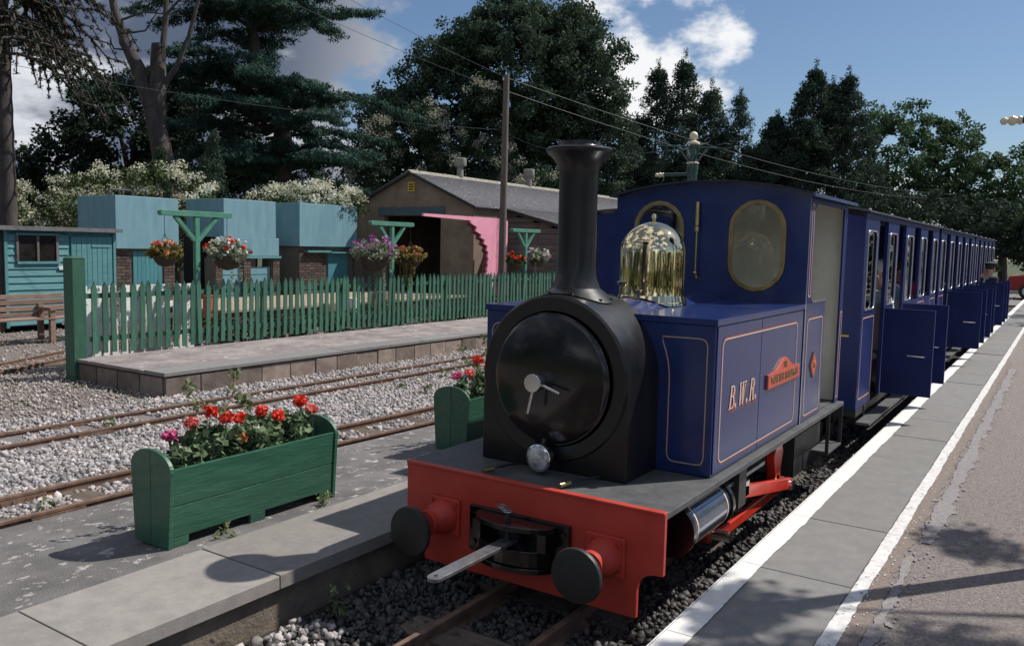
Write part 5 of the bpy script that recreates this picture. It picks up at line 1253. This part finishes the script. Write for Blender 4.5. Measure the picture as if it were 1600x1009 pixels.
# ================================================================== TELEGRAPH POLES
def tpole(x, y, h, label, r=.095):
    t = thing('telegraph_pole', (x, y, 0), label, 'telegraph pole', 'wooden telegraph poles')
    MB().cyl((x, y, -.05), (x+.03, y, h), r, r*.72, 14).build('pole', m_pole, t, smooth=True)
    for z, d in ((h-.12, .08), (h-.12, -.08), (h-1.3, .07)):
        MB().cyl((x, y+d, z), (x, y+d, z+.07), .022, .018, 10).build('insulator', mat('porcelain', (.7, .7, .66), .25), t, smooth=True)
    return t
tpole(-11.25, 16.5, 5.65, 'tall telegraph pole standing before the engine shed')
tpole(-5.3, 57, 5.45, 'distant telegraph pole above the end of the train', .12)
def wire(label, a, b, sag, r=.0045):
    n = 24; A, B = Vector(a), Vector(b)
    pts = [A.lerp(B, i/n)-Vector((0, 0, sag*4*(i/n)*(1-i/n))) for i in range(n+1)]
    tag(MB().tube(pts, r, 5).build('overhead_wire', mat('wire', (.09, .095, .10), .6, .2, var=.1)), label, 'wire', 'overhead telegraph wires')
wire('upper wire rising from the tall pole to the top left', (-11.22, 16.58, 5.60), (-12.8, 4.2, 8.3), .3)
wire('lower wire of the pair rising from the tall pole to the top left', (-11.22, 16.42, 5.30), (-13.4, 4.5, 7.6), .3)
wire('upper wire running right from the tall pole over the train', (-11.22, 16.58, 5.60), (-5.3, 57, 5.35), .7, .007)
wire('lower wire running right from the tall pole over the train', (-11.22, 16.42, 5.30), (-5.3, 57, 5.15), .8, .007)
wire('nearly level wire from the middle of the pole to the left', (-11.24, 16.46, 4.40), (-15.8, 4.6, 4.75), .25)
wire('thin wire dropping from the pole towards the lamp standard', (-11.24, 16.5, 4.36), (-3.19, 8.06, 2.72), .25, .004)

# ================================================================== TREES
def limb(b, pts, r0, r1, seg=9, wob=.0):
    n = len(pts); out = []; rr = []
    for i in range(n-1):
        A, B = Vector(pts[i]), Vector(pts[i+1])
        for k in range(4):
            f = k/4; p = A.lerp(B, f); out.append(p+Vector((random.uniform(-wob, wob), random.uniform(-wob, wob), 0))); t = (i+f)/(n-1); rr.append(r0+(r1-r0)*t)
    out.append(Vector(pts[-1])); rr.append(r1); b.tube(out, rr, seg)
def tree(label, base, lobes, lf, leaf, n_clump, n_per, cl=.55, trunk_r=.35, cat='tree', bark=m_barkd, group=None, asp=.6, name='tree', droop=0, core=True, shell=.55):
    t = thing(name, base, label, cat, group)
    b = MB(); top = Vector(lobes[0][0])
    limb(b, [base, (base[0]*.5+top.x*.5, base[1]*.5+top.y*.5, base[2]*.4+top.z*.6), tuple(top)], trunk_r, trunk_r*.3)
    for c, r in lobes[1:]:
        q = Vector(base).lerp(top, .45); limb(b, [tuple(q), tuple(q.lerp(Vector(c), .5)+Vector((0, 0, .2))), tuple(c)], trunk_r*.4, trunk_r*.08, 7)
    b.build('trunk', bark, t, smooth=True)
    C = []; tot = sum(r[0]*r[1]+r[0]*r[2] for _, r in lobes)
    for c, r in lobes: C += ell_pts(c, r, max(6, int(n_clump*(r[0]*r[1]+r[0]*r[2])/tot)), shell, -.75)
    C = np.array(C); C += rng.normal(0, .12*cl/.5, C.shape)
    leaves('crown', C, n_per, (cl, cl, cl*.7), leaf, lf, t, asp=asp, droop=droop, up=.25)
    return t
def lobe(x, y, z, a, b=None, c=None): return ((x, y, z), (a, b or a, c or a*.8))
# big evergreen oak behind the shed
oak = tree('huge dark evergreen oak rising behind the engine shed', (-23.8, 36.0, 0), [
    lobe(-23.6, 36.2, 9.5, 4.2, 4.2, 4.6), lobe(-26.8, 34.0, 9.2, 2.8, 2.8, 2.8), lobe(-28.6, 32.6, 7.4, 2.4, 2.4, 2.3), lobe(-29.2, 32.2, 4.6, 2.2, 2.2, 2.6),
    lobe(-20.9, 37.6, 9.8, 2.6, 2.6, 3.3), lobe(-20.0, 38.1, 7.0, 2.0, 2.0, 2.8), lobe(-20.6, 37.6, 4.2, 1.9, 2, 2.2), lobe(-26.4, 34.4, 4.6, 2.9, 2.6, 3.2), lobe(-23.4, 36.4, 4.2, 3.2, 3, 2.8),
    lobe(-24.3, 35.8, 12.6, 2.3, 2.3, 2.0), lobe(-21.8, 37.3, 12.2, 2.0, 2.0, 1.7), lobe(-26.2, 34.6, 11.4, 1.8, 1.8, 1.4), lobe(-22.3, 36.9, 6.8, 2.3)], lf_oak, .17, 2200, 96, .50, .55, shell=.45)
# cream creeper climbing the left part of the oak
cre = thing('flowering_creeper', (-26, 32.2, 0), 'cream blossomed creeper draped over the left side of the big oak', 'creeper')
C = []
for (x, y, z, a, c) in ((-27.9, 30.6, 6.2, 1.0, 1.3), (-28.2, 30.3, 4.0, 1.1, 1.8), (-26.3, 31.8, 7.4, 1.1, 1.0), (-25.3, 32.3, 6.4, 1.2, 1.4), (-25.8, 32.0, 4.2, 1.2, 1.8), (-23.8, 33.6, 5.6, 1.1, 1.2), (-22.3, 34.6, 4.6, 1.2, 1.2), (-20.6, 35.6, 4.2, 1.1, 1.3), (-24.2, 33.2, 8.6, .7, .6)):
    C += ell_pts((x+.75, y-.95, z), (a, a, c), 30, .7, -.9)
leaves('foliage', C, 60, (.34, .34, .42), .15, lf_oak, cre, droop=.6)
idx = rng.choice(len(C), 95, replace=False); leaves('blossom', [C[i]+np.array((.38, -.48, .15)) for i in idx if C[i][2] > 4.4], 60, (.34, .34, .28), .10, lf_bloomd, cre, droop=.4)
b = MB()
for x, y in ((-27.9, 31.2), (-25.6, 32.8), (-23.2, 34.4)): limb(b, [(x, y, 0), (x+.2, y-.2, 3), (x, y-.3, 6)], .06, .03, 6)
b.build('stems', m_barkd, cre)
# cedar
def cedar_layers(name, base, top, layers, lf, label, r0=.55, bends=None):
    t = thing(name, base, label, 'cedar tree')
    b = MB(); limb(b, [base]+(bends or [])+[top], r0, .10, 10)
    C = []; 
    for (cx, cy, z, rad, n, az0, az1) in layers:
        cx += random.uniform(-.45, .45); cy += random.uniform(-.45, .45); z += random.uniform(-.25, .25); rad *= random.uniform(.85, 1.12); n = int(n*.85)
        for k in range(n):
            a = R(az0+(az1-az0)*(k+random.uniform(0, 1))/n); ln = rad*random.choice((.5, .75, .95, 1.1, 1.3))*(1+.18*math.sin(a*2+z)); z_ = z; z = z+random.uniform(-.55, .55)
            p0 = Vector((cx, cy, z-.3)); p1 = Vector((cx+math.sin(a)*ln*.5, cy+math.cos(a)*ln*.5, z+random.uniform(.0, .55))); p2 = Vector((cx+math.sin(a)*ln, cy+math.cos(a)*ln, z-random.uniform(-.2, .8)))
            limb(b, [tuple(p0), tuple(p1), tuple(p2)], .085, .015, 6); z = z_
            m = int(ln*8)
            for q in range(m):
                f = .25+.75*q/m; p = p0.lerp(p1, f*2) if f < .5 else p1.lerp(p2, f*2-1); w = .62*(1-f*.45)
                for _ in range(3): C.append((p.x+random.uniform(-w, w), p.y+random.uniform(-w, w), p.z+random.uniform(-.12, .10)))
    b.build('trunk', m_barkd, t, smooth=True)
    leaves('crown', C, 24, (.27, .27, .11), .19, lf, t, asp=.22, droop=.9, flat=.5)
    return t
cedar_layers('cedar_tree', (-25.9, 22.2, 0), (-27.0, 21.6, 13), [
    (-25.9, 22.2, 4.5, 3.6, 13, 0, 360), (-26.0, 22.2, 5.4, 4.0, 14, 0, 360), (-26.1, 22.1, 6.3, 4.3, 15, 0, 360), (-26.2, 22.0, 7.2, 3.9, 14, 0, 360), (-26.3, 22.0, 7.9, 3.0, 11, 0, 360),
    (-26.8, 21.8, 9.6, 3.4, 11, 0, 360), (-26.9, 21.7, 10.4, 3.7, 13, 0, 360), (-27.0, 21.6, 11.4, 3.6, 13, 0, 360), (-27.0, 21.6, 12.4, 2.9, 10, 0, 360)], lf_cedar, 'spreading cedar with tiered drooping branches between the dead tree and the oak', bends=[(-25.8, 22.4, 3.5), (-25.7, 22.5, 6.5), (-26.6, 21.9, 8.8)])
b = MB(); 
# monkey puzzle at the far left
mp = thing('monkey_puzzle_tree', (-21.4, 10.2, 0), 'monkey puzzle tree with ringed trunk and drooping ropey branches at the far left', 'monkey puzzle tree')
b = MB(); pts = [(-21.35, 10.15, z) for z in np.arange(-.1, 9.6, .28)]; rr = [.235-.011*z+(.014 if i % 2 else 0) for i, z in enumerate(np.arange(-.1, 9.6, .28))]
b.tube(pts, rr, 16); b.build('trunk', m_bark, mp, smooth=True)
C = []; bb = MB()
for k in range(58):
    z = random.uniform(5.9, 9.4); a = random.uniform(0, 6.28); ln = random.uniform(1.9, 3.3)*(1-.12*(z-5.6)); p = Vector((-21.35, 10.15, z)); d = Vector((math.cos(a), math.sin(a), .25)); pts = [p]
    for q in range(6):
        p = p+d*ln/6; d.z -= .24; pts.append(p.copy())
    bb.tube(pts, [.045, .042, .038, .035, .03, .026, .018], 6)
    for q in range(2, 7):
        C.append(pts[q])
        for s in (-1, 1):
            sd_ = Vector((-d.y, d.x, 0)).normalized()*s; e = pts[q]+sd_*.32+Vector((d.x*.3, d.y*.3, -.12)); e2 = e+sd_*.08+Vector((d.x*.2, d.y*.2, -.42))
            bb.tube([pts[q], e, e2], [.026, .022, .014], 5); C += [pts[q].lerp(e, .5), e, e.lerp(e2, .5), e2]
bb.build('branches', m_barkd, mp, smooth=True)
leaves('leaf_spikes', C, 20, (.075, .075, .07), .085, lf_monkey, mp, asp=.3)
# dead tree
dt = thing('dead_tree', (-25.1, 17.3, 0), 'bare grey dead tree with forked broken limbs', 'dead tree')
b = MB(); limb(b, [(-24.9, 17.35, 0), (-25.2, 17.2, 3.2), (-25.6, 17.1, 5.0), (-26.0, 17.0, 6.3)], .44, .26, 12, .02); b.build('trunk', m_bark, dt, smooth=True)
b = MB(); limb(b, [(-25.9, 17.0, 6.0), (-26.45, 16.87, 7.4), (-26.85, 16.7, 8.2), (-27.1, 16.6, 9.0), (-27.5, 16.45, 10.4)], .27, .10, 10, .03); b.build('limb', m_bark, dt, smooth=True)
b = MB(); limb(b, [(-25.75, 17.1, 5.2), (-25.8, 17.2, 6.6), (-25.88, 17.25, 7.5), (-25.9, 17.3, 8.15)], .30, .22, 10, .02); b.build('broken_limb', m_bark, dt, smooth=True)
b = MB(); limb(b, [(-25.75, 17.25, 7.2), (-25.72, 17.4, 8.4), (-25.7, 17.55, 10.4)], .13, .07, 8, .02); b.build('limb', m_bark, dt, smooth=True)
b = MB(); limb(b, [(-25.7, 17.35, 6.8), (-25.3, 17.6, 7.5), (-25.05, 17.85, 8.4), (-24.7, 18.2, 10.2)], .12, .05, 8, .02); b.build('limb', m_bark, dt, smooth=True)
b = MB()
for p in ([(-27.1, 16.6, 8.9), (-27.9, 16.2, 9.3), (-29, 15.7, 9.4)], [(-27.1, 16.6, 8.9), (-26.3, 17.0, 9.2), (-25.2, 17.8, 9.1)], [(-26.95, 16.65, 8.5), (-26.3, 17.1, 8.6), (-25.9, 17.3, 9.3)], [(-27.3, 16.5, 9.7), (-26.8, 16.8, 9.9), (-26.2, 17.2, 10.3)], [(-25.3, 17.6, 7.5), (-24.8, 17.9, 7.7)], [(-25.7, 17.5, 9.2), (-25.1, 17.9, 9.9), (-24.9, 18.1, 10.5)], [(-26.5, 16.85, 7.9), (-27.2, 16.5, 8.0), (-27.5, 16.4, 8.7)]):
    limb(b, p, .045, .012, 6, .03)
b.build('twigs', m_bark, dt, smooth=True)['kind'] = 'stuff'
# dark bushy trees behind
tree('broad dark evergreen behind the dead tree', (-35.5, 22.5, 0), [lobe(-35.5, 22.4, 6.4, 3.0, 3, 2.9), lobe(-38.2, 20.9, 4.7, 2.4, 2.4, 2.2), lobe(-33.4, 24.2, 5.6, 2.8, 2.8, 2.6), lobe(-36.4, 21.9, 8.0, 1.5, 1.5, 1.2), lobe(-33.6, 23.9, 8.2, 1.6, 1.6, 1.2), lobe(-39.4, 20.0, 3.4, 1.7, 1.7, 1.7), lobe(-36.0, 22.4, 3.0, 3.0, 2.6, 2.0), lobe(-32.2, 25.0, 3.6, 2.4, 2.4, 2.4)], lf_bush, .22, 560, 74, .52, .4)
for k, (x, y, h, r, lb) in enumerate(((-23.3, 15.6, 4.35, .55, 'pointed green cypress rising behind the near teal tank'), (-20.9, 15.7, 4.7, .8, 'taller bushy cypress behind the middle teal tank'), (-22.3, 16.4, 4.2, .6, 'small cypress between the two larger ones'))):
    t = thing('cypress_tree', (x, y, 0), lb, 'cypress'); MB().cyl((x, y, 0), (x, y, h*.9), .08, .02, 8).build('trunk', m_barkd, t)
    C = []
    for q in range(150):
        z = h*random.uniform(.15, 1)**.8; rr_2 = r*(1-(z/h)**1.6)+.06; a = random.uniform(0, 6.28); C.append((x+rr_2*math.cos(a)*random.uniform(.4, 1), y+rr_2*math.sin(a)*random.uniform(.4, 1), z))
    leaves('crown', C, 30, (.14, .14, .22), .10, lf_con if k else leafm('cypress_leaf', (.03, .06, .03), (.06, .10, .05)), t, asp=.35, droop=-.8)
# right-hand conifers
def conifer(x, y, h, r, label, lf=lf_con, n=260, lean=0, spiky=1):
    t = thing('conifer_tree', (x, y, 0), label, 'conifer', 'conifers behind the train')
    MB().cyl((x, y, 0), (x+lean, y, h*.97), r*.09, .02, 8).build('trunk', m_barkd, t, smooth=True)
    C = []; tip_ = []
    for q in range(n):
        f = random.random()**1.0; z = h*(.08+.90*f); rr_ = r*(1-f**1.9)*random.choice((.5, .8, 1, 1.05, 1.25)) + .10
        a = random.uniform(0, 6.28); C.append((x+lean*f+rr_*math.cos(a), y+rr_*math.sin(a), z+rr_*.25*spiky))
    leaves('crown', C, 74, (.42, .42, .30), .17, lf, t, asp=.42, droop=.3)
    C2 = [(x+lean+random.uniform(-.3, .3)*(h*1.03-z), y+random.uniform(-.3, .3)*(h*1.03-z), z) for z in np.linspace(h*.84, h*1.04, 24)]
    for q in range(9):
        a = random.uniform(0, 6.28); zz = h*random.uniform(.45, .92); r9 = r*(1-(zz/h)**1.9)*1.25+.35; C2 += [(x+r9*math.cos(a)*t_, y+r9*math.sin(a)*t_, zz+.5*t_) for t_ in (.7, .85, 1, 1.12)]
    leaves('leading_shoot', C2, 16, (.16, .16, .18), .13, lf, t, asp=.35)
    return t
conifer(-20.0, 42.0, 8.6, 1.8, 'low dark conifer next to the big oak')
conifer(-19.1, 42.6, 11.4, 1.5, 'ragged conifer, leftmost of the twin tops above the cab'); conifer(-17.9, 43.4, 11.9, 1.5, 'ragged conifer, tallest of the twin tops above the cab')
conifer(-16.6, 44.1, 10.4, 1.7, 'conifer just right of the twin topped pair'); conifer(-15.3, 45.0, 10.0, .8, 'narrow thin conifer standing alone against the sky', n=120)
conifer(-13.6, 46.0, 8.9, 2.0, 'low dark conifer left of the broad dark group', lf_dark); conifer(-12.0, 47.2, 11.5, 2.3, 'broad dark conifer with the highest tip of the right hand group', lf_dark, 380)
conifer(-10.5, 48.2, 11.2, 1.9, 'dark conifer right of the highest tip', lf_dark, 300); conifer(-11.2, 47.8, 10.7, 2.0, 'dark conifer in the middle of the right hand group', lf_dark, 280)
conifer(-14.4, 47.5, 8.4, 2.4, 'dark low fir filling the gap behind the cab', lf_dark, 220); conifer(-17.2, 46.5, 8.2, 2.6, 'dark low fir behind the twin topped conifers', lf_dark, 220)
g = 'light green trees behind the train'
tree('rounded light green tree right of the dark conifers', (-9.4, 55, 0), [lobe(-9.5, 55, 7.4, 2.6, 2.6, 3.2), lobe(-8.6, 55.3, 9.6, 1.3, 1.3, 1.3), lobe(-10.6, 54.4, 9.4, 1.1, 1.1, 1.4), lobe(-7.9, 55.8, 6.5, 2.0, 2, 2.6), lobe(-9.4, 54.6, 3.8, 3.0, 2.4, 2.2)], lf_light, .21, 420, 40, .42, .3, group=g)
tree('open light green tree above the end of the train', (-6.4, 57, 0), [lobe(-6.4, 57, 7.0, 2.2, 2.2, 2.9), lobe(-5.7, 57.3, 8.9, 1.1, 1.1, 1.2), lobe(-7.2, 56.7, 8.6, 1.0, 1, 1.4), lobe(-5.2, 57.6, 5.8, 1.6, 1.6, 2.0), lobe(-6.3, 56.6, 3.6, 3.0, 2.4, 2.2)], lf_light, .21, 380, 36, .40, .3, group=g)
tree('light green tree sloping down to the right edge', (-3.2, 58, 0), [lobe(-3.6, 58, 5.6, 2.0, 2, 2.4), lobe(-2.2, 58.4, 4.8, 1.9, 1.9, 2.3), lobe(-4.3, 57.6, 3.4, 2.4, 2, 2.2), lobe(-.6, 58, 4.0, 2, 2, 2.2), lobe(-2.9, 58, 7.2, .9, .9, 1.0)], lf_light, .21, 360, 40, .42, .28, group=g)
tree('dark bushy tree beyond the end of the platform', (.5, 50, 0), [lobe(-.2, 50, 3.4, 2.2, 2.2, 2.6), lobe(2.2, 50, 3.4, 2.6, 2.6, 3), lobe(-2.6, 51, 2.4, 1.6, 1.6, 1.9)], lf_dark, .2, 300, 50, .42, .3)
tree('dark bushy tree closing the view behind the coaches', (-6, 50, 0), [lobe(-6, 50, 2.9, 2.6, 2, 2.4), lobe(-9.3, 50, 3.2, 2.6, 2, 2.6), lobe(-3.6, 50.6, 2.6, 2.0, 2, 2.2)], lf_dark, .2, 320, 50, .42, .3)
tree('rounded dark tree filling the gap between the narrow conifer and the broad dark group', (-14.2, 47.5, 0), [lobe(-14.1, 47.5, 6.2, 1.8, 1.8, 2.0), lobe(-12.9, 47.3, 6.8, 1.5, 1.5, 1.9), lobe(-15.3, 47.3, 5.0, 1.7, 1.7, 1.8), lobe(-13.8, 47, 3.4, 2.6, 2, 2)], lf_dark, .19, 300, 60, .42, .25)
tree('low rounded tree between the big oak and the twin topped conifers', (-20.6, 43.5, 0), [lobe(-20.6, 43.5, 4.4, 1.6, 1.6, 1.7), lobe(-18.6, 44.3, 5.0, 1.9, 1.7, 2.0), lobe(-16.8, 44.8, 5.2, 1.8, 1.6, 1.9)], lf_con, .19, 240, 60, .42, .22)
# hedges with white blossom
def hedge(label, lobes, nb=.5, seed=1):
    t = thing('flowering_hedge', (lobes[0][0][0], lobes[0][0][1], 0), label, 'hedge', 'hedges covered in cream blossom')
    C = []
    for c, r in lobes: C += ell_pts(c, r, int(26*(r[0]*r[1]+r[0]*r[2])), .7, -.6)
    leaves('foliage', C, 46, (.24, .24, .20), .10, lf_vine, t); C = np.array(C)
    up_ = C[rng.uniform(0, 1, len(C)) < nb]; leaves('blossom', up_+np.array((.09, -.02, .12)), 75, (.24, .24, .16), .072, lf_bloom, t)
    b = MB()
    for c, r in lobes: limb(b, [(c[0], c[1], 0), (c[0]+.1, c[1], c[2]*.6), c], .05, .02, 6)
    b.build('stems', m_barkd, t); return t
hedge('blossoming hedge behind the wooden hut', [lobe(-24.6, 12.6, 2.3, 1.1, 1.1, .95), lobe(-23.4, 13.6, 2.3, 1.0, 1, 1.1), lobe(-25.8, 11.9, 2.2, 1.0, 1.0, .9), lobe(-24, 12.6, 1.2, 2.2, 1.6, 1.2), lobe(-26.6, 10.6, 2.0, 1.0, 1, 1)], .5)
hedge('blossoming hedge rising behind the near teal tank', [lobe(-21.2, 12.9, 2.9, 1.0, 1, .85), lobe(-20.2, 13.6, 2.9, .9, .9, .8), lobe(-19.4, 13.9, 2.4, .7, .7, 1.1), lobe(-22.2, 12.4, 2.4, 1.0, 1, 1), lobe(-20.6, 13.3, 1.5, 1.6, 1.3, 1.3)], .36)
hedge('cream blossom mass spilling over the tank beside the shed', [lobe(-18.6, 16.9, 2.8, .85, .9, .55), lobe(-18.0, 17.6, 2.85, .75, .7, .55), lobe(-17.5, 17.85, 2.65, .42, .35, .5), lobe(-19.3, 16.4, 2.6, .8, .8, .6)], .85)
# belt of distant trees closing the horizon left and right, well outside the picture's middle
C = []
for k in range(420):
    a = R(random.uniform(0, 360)); d_ = random.uniform(75, 95); C.append((math.sin(a)*d_, math.cos(a)*d_, random.uniform(.5, 6.0)))
tag(leaves('distant_wood', C, 60, (2.6, 2.6, 1.8), .7, lf_dark, None), 'far off belt of dark woodland on the horizon', 'woodland', kind='stuff')
C = []  # unseen belt behind the camera, mirrored in the dome, put in to darken fill
for k in range(520):
    a = R(random.uniform(62, 262)); d_ = random.uniform(17, 24); hh = 4.5+2.6*math.sin(a*7)+1.2*math.sin(a*17+1); C.append((math.sin(a)*d_, math.cos(a)*d_, hh*random.uniform(.05, 1)))
for k in range(420):  # unseen belt on the right, added to darken reflections in the coach sides
    a = R(random.uniform(5, 62)); d_ = random.uniform(27, 36); hh = 8.5+2.0*math.sin(a*9)+1.2*math.sin(a*21+1); C.append((math.sin(a)*d_, math.cos(a)*d_, hh*random.uniform(.05, 1)))
tag(leaves('unseen_shrubbery', C, 70, (.9, .9, .7), .30, lf_bush, None), 'tall dark shrubbery added out of view to darken fill and reflections', 'shrubbery', kind='stuff')
# low planting seen between the pickets
for k, (y0, y1, lb) in enumerate(((8.2, 10.4, 'dark low shrubs behind the fence near the first basket stand'), (10.4, 13.0, 'dark low shrubs behind the middle of the fence'), (13.0, 16.2, 'dark low shrubs behind the fence before the shed'), (16.2, 19.0, 'dark low shrubs behind the far end of the fence'))):
    C = [(random.uniform(-12.4, -10.5), random.uniform(y0, y1), random.uniform(.05, .36)) for _ in range(90)]
    tag(leaves('shrub', C, 34, (.16, .16, .13), .075, lf_bush if k % 2 == 0 else lf_con, None), lb, 'shrub', 'low shrubs behind the picket fence')
# leafy tree right of the platform whose shade falls at the lower right
tree('leafy tree standing behind the right platform', (3.3, 7.2, 0), [((2.6, 6.2, 5.0), (.75, .62, .6)), ((1.55, 5.85, 4.75), (.40, .36, .36)), ((2.35, 5.8, 4.7), (.7, .5, .45)), ((3.4, 5.95, 4.9), (.9, .6, .6)), ((1.8, 5.4, 4.8), (.5, .45, .4)), ((3.2, 6.6, 6.2), (1.1, .9, .8)), ((1.27, 6.38, 4.75), (.20, .20, .16)), ((2.14, 7.95, 4.9), (.20, .13, .13))], lf_light, .09, 300, 70, .22, .12)  # last small lobe added only to cast a round shadow

# ================================================================== CAR BEYOND THE PLATFORM END
car = thing('parked_car', (-.6, 40.5, 0), 'red parked car beyond the far end of the platform', 'car')
m_car = mat('red_car_paint', (.30, .02, .018), .3, coat=.6, var=.05)
MB().prism([(-2.0, .35), (2.0, .35), (2.05, .72), (1.95, .88), (.9, .98), (-1.2, 1.0), (-1.95, .92), (-2.05, .7)], 39.7, 41.3, 'Y').build('body', m_car, car, bevel=.05)
cb = MB().prism([(-1.3, 1.0), (.95, .98), (.35, 1.42), (-.95, 1.45)], 39.85, 41.15, 'Y').build('cabin', m_car, car, bevel=.03)
MB().prism([(-1.12, 1.03), (.70, 1.02), (.28, 1.36), (-.88, 1.38)], 39.838, 39.848, 'Y').build('side_window', mat('car_glass', (.25, .3, .34), .05, .6), cb)
for x in (-1.3, 1.3):
    for y in (39.72, 41.28):
        w = MB().cyl((x, y-.09, .31), (x, y+.09, .31), .31, seg=24).build('wheel', m_iron, car, smooth=True); MB().cyl((x, y-.1, .31), (x, y-.095, .31), .18, seg=20).build('hub_cap', m_silver, w)
for x in (-2.06, ): MB().box(x, x+.04, 39.8, 40.05, .62, .78).build('headlight', m_chrome, car)
# shift of car into world x
for o in children(car): o.location.x += -.6+0.6
sheet('car_park', [(-30, 34.5), (30, 34.5), (30, 60), (-30, 60)], m_tar, -.02)

# purge stray unparented empties check
for o in list(bpy.data.objects):
    if o.type == 'FONT': bpy.data.objects.remove(o)
